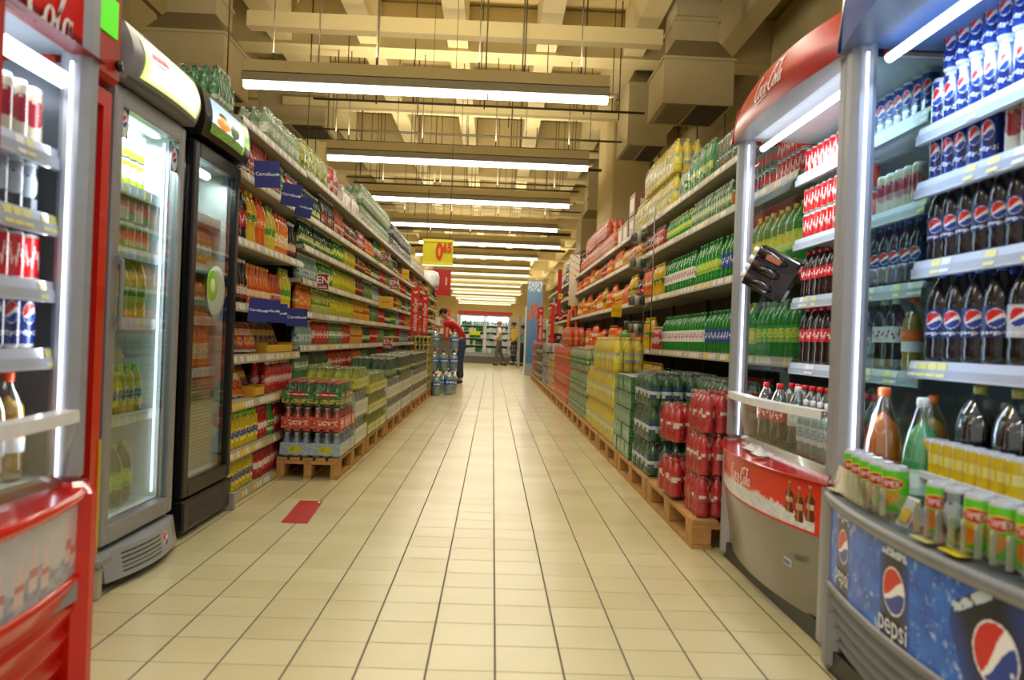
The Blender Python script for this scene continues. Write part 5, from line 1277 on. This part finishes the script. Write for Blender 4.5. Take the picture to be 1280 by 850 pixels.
small_sign(-1.40, 6.75, 1.415, .10, .135, '#8a1c20', 'EN', '#f0d8d8', 'dark red EN sign on left shelf, just above the orange bottles', 0, frame='#d8c0c0')
small_sign(-1.39, 10.4, 1.965, .115, .14, '#7c1c1e', 'EN', '#e8c8c8', 'dark red EN sign high on the left shelves, uppermost', 5, frame='#c8a8a0')
small_sign(-1.36, 11.2, 1.70, .125, .15, '#8a1c20', 'EN', '#f0d8d8', 'dark red EN sign at mid height beside the red banners', -4, frame='#c8a8a0')
small_sign(-1.38, 10.9, .90, .125, .14, '#981e20', 'EN', '#f0d8d8', 'dark red EN sign low on the left, above the glass bottle packs', 2, frame='#d0b0a8')
small_sign(-1.33, 10.2, 1.405, .17, .14, '#f0b81c', None, '#b87c18', 'yellow square sign standing out from the left shelves')
small_sign(-1.40, 12.9, 1.96, .11, .15, '#f4c41c', None, '#c88a18', 'small yellow sign high on left shelves near the price board')
small_sign(1.40, 9.4, 1.38, .12, .14, '#f2c21c', None, '#c89418', 'yellow square sign on the right shelves among orange soda')
small_sign(1.38, 17.2, 1.95, .10, .12, '#f0d020', None, '#c8a018', 'small yellow sign on the right among dark cola')
def banner(x, y, z0, z1, w, label, txt=True):
    t = obj('banner', MB().box(-w/2, w/2, -.004, .004, 0, z1-z0, H('#e02414'), bev=.0), PRINT, None, (x, y, z0)); tag(t, label, 'banner')
    hh = z1-z0
    if txt:
        to_world_text('almaya değer', hh*.132, '#f8ece8', t, (0, -.006, hh*.42), roty=pi/2, bold=.001)
        m_ = MB().add([(-w*.25, -.006, hh*.90), (-w*.25, -.006, hh*.93), (0, -.006, hh*.90), (w*.25, -.006, hh*.93), (w*.25, -.006, hh*.90), (0, -.006, hh*.86)], [(0, 5, 2, 1), (5, 4, 3, 2)], H('#f8f0ec')); obj('chevron', m_, PRINT, t)
    return t
banner(-1.285, 13.5, 1.04, 1.80, .145, 'red vertical almaya değer banner on the left, front one')
banner(-1.17, 14.0, 1.03, 1.72, .115, 'red vertical almaya değer banner on the left, rear one')
banner(-1.08, 19.2, .98, 1.66, .13, 'red vertical banner behind the stooping worker')
banner(1.24, 21.8, .98, 1.90, .15, 'red vertical almaya değer banner at the far right shelves')
banner(1.40, 19.5, .95, 1.88, .09, 'slim red vertical strip just before the far right banner', False)
banner(1.43, 18.2, 1.6, 2.6, .09, 'upper red strip rising above the cola shelves', False)
o = obj('red_header_board', MB().box(-.32, .32, -.01, .01, -.42, .25, H('#cc1c18')).box(-.30, -.18, -.013, -.01, .05, .16, H('#f0d0c8')).box(.18, .22, -.013, -.01, -.15, .05, H('#f0d0c8')), PRINT, None, (-1.46, 21.35, 2.50)); tag(o, 'red header board at the far end of left shelving', 'sign')
# hanging price board
t = obj('price_board', MB().box(-.20, .20, -.01, .01, -.165, .165, H('#e4d60c')).box(-.205, .205, -.016, .012, .135, .17, H('#f4ec3c')).box(-.205, .205, -.016, .012, -.17, -.135, H('#f4ec3c')), PRINT, None, (-.775, 11, 2.13)); tag(t, 'yellow hanging price board reading 0 65 in red digits', 'sign')
def digit(txt, size, x, z, sx=1.):
    tx = text_flat(txt, size, bold=size*.035); m_ = MB(); mapped(m_, tx, lambda a, b: (x+a*sx, -.018, z+b), H('#e0380c')); obj('digits', m_, PRINT, t)
digit('0', .30, .02, 0, .62); digit('65', .17, .125, .055, .72)
obj('hanging_wire', MB().tube([(-.15, 0, .16), (-.15, 0, 3.7)], .004, 5).tube([(.15, 0, .16), (.15, 0, 3.7)], .004, 5), PIPE, t)
# orange arch display at the end of the orange shelves
t = thing('arch_display', 'tall display board with orange arch on the right shelves', 'display', (1.47, 15.3, .88))
def archf(u, v):
    x, z = (u-.5), v
    if v > .55: k = fbm(u*5, v*14, 7); return H('#f4e4c8') if abs(sin(v*24+u*3)) > .28 else H('#d83a20') if k > .5 else H('#e8c8a0')
    return mixc(H('#f0e4d0'), H('#c8b088'), (.55-v)*1.5)
m_ = MB().grid(lambda u, v: ((u-.5)*.19, 0, .8+.95*v), 20, 70, archf); obj('board', m_, PRINT, t)
a = [(-.075, -.01, .0), (-.075, -.01, .45)]+[(-.075*cos(pi*k/10), -.01, .45+.33*sin(pi*k/10)) for k in range(1, 10)]+[(.075, -.01, .45), (.075, -.01, .0)]
obj('arch', MB().tube(a, .032, 8, H('#ee5a14')), SHINY, t); obj('foot_block', MB().box(-.11, .11, -.03, .03, 0, .09, H('#e8541a')), SHINY, t)
# hanging baskets on a wire stand
ws = MB().tube([(1.42, 7.42, .95), (1.42, 7.42, 2.25)], .006, 6).tube([(1.35, 7.42, .95), (1.35, 7.42, 2.2)], .004, 6)
for z in (1.08, 1.33, 1.66, 1.89): ws.tube([(1.25, 7.3, z+.1), (1.42, 7.42, z+.12)], .004, 6)
o = obj('wire_stand', ws, STEEL); tag(o, 'thin wire stand carrying four clear baskets at right shelves', 'stand')
for z, nm in ((1.89, 'topmost'), (1.66, 'second from top'), (1.33, 'third from top'), (1.08, 'lowest')):
    b_ = thing('hanging_basket', f'clear plastic basket of dark cans on the wire stand, {nm}', 'basket', (1.27, 7.3, z), 0, 'clear hanging baskets')
    obj('bowl', MB().lathe([(.05, 0), (.085, .02), (.105, .07), (.11, .13)], 18, col=(1, 1, 1)), FILM, b_)
    m_ = MB()
    for k in range(7):
        a_ = k*.9; rr = .055 if k else 0
        m_.lathe([(0, 0), (.024, 0), (.024, .075), (.018, .08), (0, .08)], 8, rr*cos(a_), rr*sin(a_), .022, col=H(['#3a3632', '#6a625a', '#b8b0a4'][k % 3]))
    obj('contents', m_, SHINY, b_)
# red floor marking
o = obj('floor_sticker', MB().add([(-1.07, 4.33, .0015), (-.93, 4.33, .0015), (-.97, 4.92, .0015), (-1.105, 4.92, .0015)], [(0, 1, 2, 3)], H('#b32420')).add([(-.99, 4.86, .002), (-.975, 4.86, .002), (-.98, 4.90, .002), (-.993, 4.90, .002)], [(0, 1, 2, 3)], H('#f0e0d8')), PRINT); tag(o, 'red rectangular marking stuck on the beige floor tiles', 'floor marking')
# water bottles by the worker
def jugs():
    spots = [('waterjug', -.945, 14.15, 0, 'on floor, front left of water stack', 1), ('waterjugb', -.74, 14.45, 0, 'on floor, front right of water stack', 1.15)]
    for key, x, y, z, w_, s in spots:
        p = PR[key]; o = place(key, (x, y, z+.001), f"{p['desc']} {w_}", None, 'near', rz=.5); o.scale = (s, s, s)
    for l in range(3):
        for i in range(3):
            for j in range(2):
                if l == 2 and (j == 0 or i == 1): continue
                if l == 1 and j == 0 and i == 2: continue
                key = 'waterjug' if (i+j+l) % 2 else 'waterjugb'; p = PR[key]
                place(key, (-1.05+i*.175, 14.85+j*.19+l*.03, .001+l*.385), f"{p['desc']}, {['bottom', 'middle', 'top'][l]} {['left', 'centre', 'right'][i]} {['front', 'back'][j]} of stack", f'stacked water bottles {l} {key}', 'near', rz=.4)
jugs()
o = obj('wrapped_pack', MB().lathe([(.24, 0), (.26, .05), (.26, .22), (.22, .33), (.1, .37), (0, .375)], 20, col=(1, 1, 1)), mat('white_wrap', '#dfe3e6', .25, noise=.12, nscale=12), None, (-1.60, 19.9, 2.224)); tag(o, 'white wrapped round pack bulging on far left top shelf', 'pack')

# ================================================================== FAR END
t = thing('display_cooler', 'white wide refrigerated display with red canopy at the far end', 'cooler', (-.35, 34, 0))
obj('cabinet', MB().box(-1.02, 1.02, .75, .8, 0, 2.0).box(-1.05, -1.0, 0, .8, 0, 2.0).box(1.0, 1.05, 0, .8, 0, 2.0).box(-1.02, 1.02, 0, .8, 1.93, 2.0), WHITE, t)
obj('canopy', MB().box(-1.12, 1.12, -.12, .8, 2.0, 2.13), RED, t)
obj('base', MB().box(-1.05, 1.05, -.15, .8, 0, .28), mat('base_grey', '#6f6c64', .5), t); obj('bumper', MB().box(-1.05, 1.05, -.18, -.15, .28, .42), SILVERL, t)
for x in (-1.02, -.02, .05, 1.0): obj('door_frame', MB().box(x-.03, x+.03, -.04, 0, .42, 1.95), WHITE, t)
for z in (.45, .75, 1.03, 1.3, 1.56): obj('shelf', MB().box(-1, 1, .05, .75, z-.02, z), WHITE, t)
obj('lamp', MB().box(-1, 1, .03, .06, 1.85, 1.9), TUBEC, t); area('far_light', (-.35, 34.1, 1.8), 1.9, .05, 30, (.9, 1, .95), (radians(50), 0, 0))
m_ = MB(); r2 = random.Random(3)
for z in (.45, .75, 1.03, 1.3, 1.56):
    x = -.95
    while x < .95:
        w = r2.uniform(.08, .12); g = x < -.1
        c_ = r2.choice(['#1f6a2c', '#f0f4f0', '#2c8a3c', '#e8efe8']) if g else r2.choice(['#d8e8ec', '#e8f4f4', '#c8dce4', '#a8c8c8'])
        m_.box(x, x+w-.01, .08, .3, z, z+r2.uniform(.13, .2), H(c_)); x += w
o = obj('cartons', m_, PRINT, None, (-.35, 34, .001)); tag(o, 'rows of green and white cartons in the far display cooler', 'carton'); o['kind'] = 'stuff'
o = obj('hanging_sign', MB().box(-.22, .22, 0, .01, 0, .16, H('#e8e81c')), PRINT, None, (-.75, 33.7, 1.15)); tag(o, 'small bright yellow sign on the far display cooler', 'sign')
o = obj('service_counter', MB().box(-.5, .5, 0, .6, 0, .95, bev=.03).box(-.52, .52, -.02, .62, .95, 1.0), mat('counter_brown', '#6c6556', .5), None, (-1.75, 27, 0)); tag(o, 'brown grey counter seen behind the stooping worker', 'counter')
t = thing('ad_panel', 'light blue advertising panel at the far right end of shelving', 'panel', (1.16, 23.6, 0))
def adp(u, v):
    if ((u-.45)/.4)**2+((v-.62)/.14)**2 < 1 and fbm(u*7, v*12, 3) > .42: return mixc(H('#a8402c'), H('#e0a080'), fbm(u*20, v*20))
    if v > .88 and fbm(u*18, v*30) > .5: return H('#f4f8fc')
    return mixc(H('#4474b0'), H('#7ca8d4'), v+.3*fbm(u*5, v*5))
obj('print', MB().grid(lambda u, v: ((u-.5)*.4, 0, .35+2.35*v), 24, 80, adp), PRINT, t); obj('frame', MB().box(-.22, .22, .003, .04, 0, 2.75), SILVERL, t)
o = obj('security_post', MB().box(-.04, .04, -.05, .05, 0, 2.0, bev=.02).box(-.06, .06, -.1, .1, 0, .04), WHITE, None, (.98, 24.6, 0)); tag(o, 'slim white security post beside the far ad panel', 'post')
o = obj('security_post', MB().box(-.04, .04, -.05, .05, 0, 1.9, bev=.02).box(-.06, .06, -.1, .1, 0, .04), SILVERL, None, (.95, 29.6, 0)); tag(o, 'second slim grey security post farther back', 'post')
def far_rack(x, y, w, label, pal):
    t = thing('shelving_rack', label, 'shelving', (x, y, 0))
    obj('back_panel', MB().box(-w, w, .4, .43, 0, 2.0), SHELFM, t)
    for z in (.3, .75, 1.2, 1.6): obj('shelf', MB().box(-w, w, 0, .4, z-.03, z), WHITE, t)
    for e in (-w, w): obj('upright', MB().box(e-.02, e+.02, .0, .43, 0, 2.05), WHITE, t)
    m_ = MB(); r3 = random.Random(int(x*10))
    for z in (.3, .75, 1.2, 1.6):
        q = -w+.03
        while q < w-.1: m_.box(q, q+.1, .05, .25, z, z+r3.uniform(.15, .3), H(r3.choice(pal))); q += .12
    o = obj('boxed_goods', m_, PRINT, None, (x, y, .001)); tag(o, 'assorted boxed goods on the '+label.split(' in ')[0].replace('shelving rack', 'rack'), 'goods'); o['kind'] = 'stuff'
far_rack(1.6, 39, .95, 'pale shelving rack in the distance behind the shoppers', ['#b8a888', '#e0d8c0', '#7c8a78', '#c8b8a0'])
far_rack(-2.6, 37, 1.0, 'distant shelving rack in the gap left of the display cooler', ['#c8b090', '#988868', '#e0d0b0'])

# ================================================================== PEOPLE
def skin(name, V, E, m_, parent, lvl=2):
    me = bpy.data.meshes.new(name); keys = list(V); me.from_pydata([V[k][0] for k in keys], [(keys.index(a), keys.index(b)) for a, b in E], [])
    me.materials.append(m_); o = link(name, me, parent); md = o.modifiers.new('Skin', 'SKIN'); md.use_smooth_shade = True
    sv = me.skin_vertices[0].data
    for i, k in enumerate(keys):
        r = V[k][1]; sv[i].radius = r if isinstance(r, tuple) else (r, r); sv[i].use_root = (i == 0)
    s = o.modifiers.new('Subsurf', 'SUBSURF'); s.levels = lvl; s.render_levels = lvl
    return o
def person(label, loc, rz, J, top, bottom, hairc, shoes='#1c1a1a', short=True, bare=False):
    """J: joint positions, the person faces local -X"""
    t = thing('person', label, 'person', loc, rz)
    V = {k: v for k, v in J.items()}
    E = [('pel', 'wa'), ('wa', 'ch'), ('ch', 'nk'), ('nk', 'hd0'), ('hd0', 'hd1'), ('hd1', 'hd2')]
    for s in 'lr': E += [('pel', 'hip'+s), ('hip'+s, 'kn'+s), ('kn'+s, 'an'+s), ('an'+s, 'to'+s), ('ch', 'sh'+s), ('sh'+s, 'el'+s), ('el'+s, 'wr'+s), ('wr'+s, 'pa'+s)]
    R = dict(pel=.10, wa=.10, ch=.12, nk=.05, hd0=.065, hd1=.088, hd2=.07)
    for s in 'lr': R.update({'hip'+s: .085, 'kn'+s: .055, 'an'+s: .038, 'to'+s: .032, 'sh'+s: .058, 'el'+s: .042, 'wr'+s: .026, 'pa'+s: .034})
    BV = {k: (V[k], R[k]) for k in V if k in R}
    body = skin('body', BV, E, SKIN, t)
    def up(keys, add): return {k: (V[k], R[k]+add) for k in keys}
    sk = ['pel', 'wa', 'ch', 'shl', 'shr', 'ell', 'elr', 'nk']; SV = up(sk, .022)
    nb = Vector(V['ch']).lerp(Vector(V['nk']), .55); SV['nk'] = (tuple(nb), .075)
    for s in 'lr':
        a = Vector(V['sh'+s]); b = Vector(V['el'+s]); SV['el'+s] = (tuple(a.lerp(b, .75 if short else 1.0)), .062)
    SV['wa'] = (V['wa'], .135); SV['pel'] = (V['pel'], .145); SV['ch'] = (V['ch'], .15)
    SE = [('pel', 'wa'), ('wa', 'ch'), ('ch', 'nk'), ('ch', 'shl'), ('ch', 'shr'), ('shl', 'ell'), ('shr', 'elr')]
    skin('shirt', SV, SE, mat('shirt_'+top.strip('#'), top, .8, noise=.08), t)
    a = Vector(V['pel']).lerp(Vector(V['wa']), .6); TV = {'pel': (V['pel'], .125), 'wz': (tuple(a), .118)}; TE = [('pel', 'wz')]
    for s in 'lr':
        TV['hip'+s] = (V['hip'+s], .105); TV['kn'+s] = (V['kn'+s], .078); a = Vector(V['an'+s])+Vector((0, 0, .03)); TV['an'+s] = (tuple(a), .062); TE += [('pel', 'hip'+s), ('hip'+s, 'kn'+s), ('kn'+s, 'an'+s)]
    skin('trousers', TV, TE, mat('cloth_'+bottom.strip('#'), bottom, .85, noise=.12), t)
    for s in 'lr':
        a, b = V['an'+s], V['to'+s]
        skin('shoe', {'a': ((a[0]+.04, a[1], b[2]+.012), .046), 'b': ((a[0]*.5+b[0]*.5, a[1], b[2]+.012), .048), 'c': ((b[0]-.03, b[1], b[2]+.004), .040)}, [('a', 'b'), ('b', 'c')], mat('shoe_'+shoes.strip('#'), shoes, .5), t)
    # face
    h0, h1, h2 = Vector(V['hd0']), Vector(V['hd1']), Vector(V['hd2']); upv = (h2-h0).normalized(); fw = Vector(V['face']).normalized(); fw = (fw-upv*fw.dot(upv)).normalized(); sd = upv.cross(fw)
    m_ = MB(); c = h1-upv*.005
    def blob(mb, ctr, rx, ry, rz_, col, ax=(fw, sd, upv), n=8):
        vs = []; 
        for i in range(n+1):
            for k in range(n*2):
                th_ = pi*i/n; ph = pi*k/n; vs.append(tuple(ctr+ax[0]*(rx*sin(th_)*cos(ph))+ax[1]*(ry*sin(th_)*sin(ph))+ax[2]*(rz_*cos(th_))))
        fs = [(i*2*n+k, i*2*n+(k+1) % (2*n), (i+1)*2*n+(k+1) % (2*n), (i+1)*2*n+k) for i in range(n) for k in range(2*n)]
        mb.add(vs, fs, col, smooth=True)
    blob(m_, c+fw*.095-upv*.012, .022, .014, .022, H('#b98260')); 
    for e in (-1, 1):
        blob(m_, c+fw*.078+sd*(.032*e)+upv*.012, .012, .014, .009, H('#241a16')); blob(m_, c+sd*(.088*e)-fw*.005-upv*.005, .018, .010, .028, H('#b98260'))
    blob(m_, c+fw*.078-upv*.052, .012, .026, .008, H('#8c4438')); obj('face_features', m_, mat('face_paint', attr=True, rough=.6), t)
    if not bare:
        m_ = MB(); blob(m_, c-fw*.022+upv*.035, .096, .094, .085, H(hairc), n=12); obj('hair', m_, mat('hair', attr=True, rough=.7, noise=.2, nscale=60, bump=.4), t)
    # fingers
    for s in 'lr':
        w_, p_ = Vector(V['wr'+s]), Vector(V['pa'+s]); d = (p_-w_).normalized(); sx = d.cross(Vector((0, 0, 1)) if abs(d.z) < .9 else Vector((1, 0, 0))).normalized(); dn = sx.cross(d)
        m_ = MB()
        for i in range(4):
            o0 = p_+sx*((i-1.5)*.019)+d*.01; L = (.062, .072, .068, .052)[i]
            m_.tube([o0, o0+d*L*.5, o0+d*L*.8+dn*.012*(-1 if dn.z > 0 else 1), o0+d*L+dn*.03*(-1 if dn.z > 0 else 1)], [.010, .009, .008, .006], 6)
        th_ = p_-d*.03+sx*(.03 if s == 'l' else -.03); m_.tube([th_, th_+sx*(.02 if s == 'l' else -.02)+d*.03, th_+sx*(.022 if s == 'l' else -.022)+d*.055], [.012, .010, .008], 6)
        obj('fingers', m_, SKIN, t)
    return t
# stooping worker reaching into the shelf (faces -X)
J = dict(pel=(0, 0, .93), wa=(-.05, 0, 1.08), ch=(-.20, 0, 1.28), nk=(-.34, 0, 1.42), hd0=(-.39, 0, 1.46), hd1=(-.44, 0, 1.53), hd2=(-.46, 0, 1.60), face=(-1, 0, -.45),
    hipl=(.0, -.10, .86), knl=(-.02, -.11, .48), anl=(.02, -.12, .08), tol=(-.14, -.12, .035), hipr=(.0, .10, .86), knr=(-.05, .12, .48), anr=(-.04, .13, .08), tor=(-.20, .13, .035),
    shl=(-.27, -.19, 1.34), ell=(-.46, -.20, 1.22), wrl=(-.66, -.14, 1.30), pal=(-.73, -.12, 1.34), shr=(-.27, .19, 1.34), elr=(-.45, .18, 1.24), wrr=(-.63, .10, 1.22), par=(-.70, .08, 1.22))
person('worker in red shirt and jeans stooping toward the left shelves', (-.68, 18.2, 0), 0, J, '#c0161a', '#34435e', '#161210')
J2 = dict(pel=(0, 0, .93), wa=(0, 0, 1.08), ch=(0, 0, 1.30), nk=(-.02, 0, 1.48), hd0=(-.03, 0, 1.53), hd1=(-.045, 0, 1.61), hd2=(-.04, 0, 1.69), face=(-1, 0, -.05),
    hipl=(.0, -.09, .86), knl=(-.10, -.10, .48), anl=(-.04, -.10, .08), tol=(-.20, -.10, .035), hipr=(.0, .09, .86), knr=(.08, .10, .48), anr=(.22, .10, .10), tor=(.08, .10, .04),
    shl=(.0, -.19, 1.40), ell=(.04, -.24, 1.14), wrl=(-.14, -.22, .98), pal=(-.20, -.21, .95), shr=(.0, .19, 1.40), elr=(.05, .24, 1.14), wrr=(-.12, .22, .98), par=(-.18, .21, .95))
person('grey haired man in white shirt and grey trousers walking left', (.25, 31.8, 0), 0, J2, '#efecea', '#66625c', '#9a8f86', '#2c2420')
J3 = dict(J2); J3.update(knl=(-.02, -.10, .48), anl=(0, -.10, .08), tol=(-.14, -.10, .035), knr=(.0, .10, .48), anr=(.03, .10, .08), tor=(-.11, .10, .035))
person('shopper in bright yellow shirt standing beside the far cooler', (.86, 33.2, 0), .5, J3, '#d8c418', '#2c3448', '#2a1c14')
J4 = {k: tuple(c*.93 for c in v) for k, v in J3.items()}
J4.update(ell=(-.12, -.26, 1.08), wrl=(-.26, -.16, 1.28), pal=(-.28, -.12, 1.34))
person('shopper in teal top and dark trousers near the white post', (1.17, 32.2, 0), -.4, J4, '#6fa8ac', '#22303c', '#3a2a20')
t = thing('shopping_trolley', 'small wire shopping trolley pushed beside the walking man', 'trolley', (.72, 31.6, 0))
m_ = MB()
for z in (.42, .6, .8):
    for a, b in (((-.22, -.2), (.22, -.2)), ((.22, -.2), (.24, .2)), ((.24, .2), (-.22, .2)), ((-.22, .2), (-.22, -.2))): m_.tube([(a[0], a[1], z), (b[0], b[1], z)], .007, 5)
for k in range(6): m_.tube([(-.22+k*.088, -.2, .42), (-.22+k*.088, -.2, .8)], .004, 4).tube([(-.22+k*.088, .2, .42), (-.22+k*.088, .2, .8)], .004, 4)
obj('basket', m_, STEEL, t); obj('handle', MB().tube([(.3, -.2, .98), (.3, .2, .98)], .014, 8).tube([(.24, -.2, .8), (.3, -.2, .98)], .01, 6).tube([(.24, .2, .8), (.3, .2, .98)], .01, 6), RED, t)
obj('chassis', MB().tube([(-.2, -.18, .12), (.26, -.2, .14), (.24, -.2, .42)], .011, 6).tube([(-.2, .18, .12), (.26, .2, .14), (.24, .2, .42)], .011, 6).tube([(-.2, -.18, .12), (-.2, .18, .12)], .01, 6), STEEL, t)
for x in (-.2, .24):
    for y in (-.18, .18):
        m_ = MB(); m_.lathe([(0, -.012), (.05, -.012), (.05, .012), (0, .012)], 14); m_.v = [(a, c, b) for a, b, c in m_.v]; obj('wheel', m_, BLACK, t, (x, y, .051))

# massed far products
for k, mb in STUFF.items():
    o = obj('soda_bottles', mb, SHINY); tag(o, f'rows of small drink bottles filling the distant shelves on the {k}', 'bottle'); o['kind'] = 'stuff'

# ================================================================== CAMERA, WORLD
cam = bpy.data.cameras.new('camera'); co = bpy.data.objects.new('camera', cam); COL.objects.link(co); SC.camera = co
cam.sensor_width = 36; cam.lens = 1031/1280*36; cam.clip_end = 200; cam.clip_start = .05
th, ps = radians(2.2), math.atan(24/1031)
Xp = Vector((cos(ps), -sin(ps), 0)); fw = Vector((sin(ps), cos(ps), 0)); Zv = Vector((0, 0, 1))
r = Xp*cos(th)+Zv*sin(th); u = -Xp*sin(th)+Zv*cos(th)
M = Matrix((r, u, -fw)).transposed().to_4x4(); M.translation = (0, 0, 1.0); co.matrix_world = M
cam.dof.use_dof = True; cam.dof.focus_distance = 6.5; cam.dof.aperture_fstop = 2.8
w = bpy.data.worlds.new('world'); SC.world = w; w.use_nodes = True
w.node_tree.nodes['Background'].inputs[0].default_value = (1, .93, .8, 1); w.node_tree.nodes['Background'].inputs[1].default_value = .55
SC.view_settings.view_transform = 'Standard'; SC.view_settings.look = 'None'; SC.view_settings.exposure = 0; SC.view_settings.gamma = 1
cy = SC.cycles; cy.max_bounces = 7; cy.diffuse_bounces = 3; cy.glossy_bounces = 3; cy.transmission_bounces = 4; cy.transparent_max_bounces = 12
cy.caustics_reflective = False; cy.caustics_refractive = False; cy.use_denoising = True; cy.sample_clamp_indirect = 6
print('OBJECTS', len(bpy.data.objects))
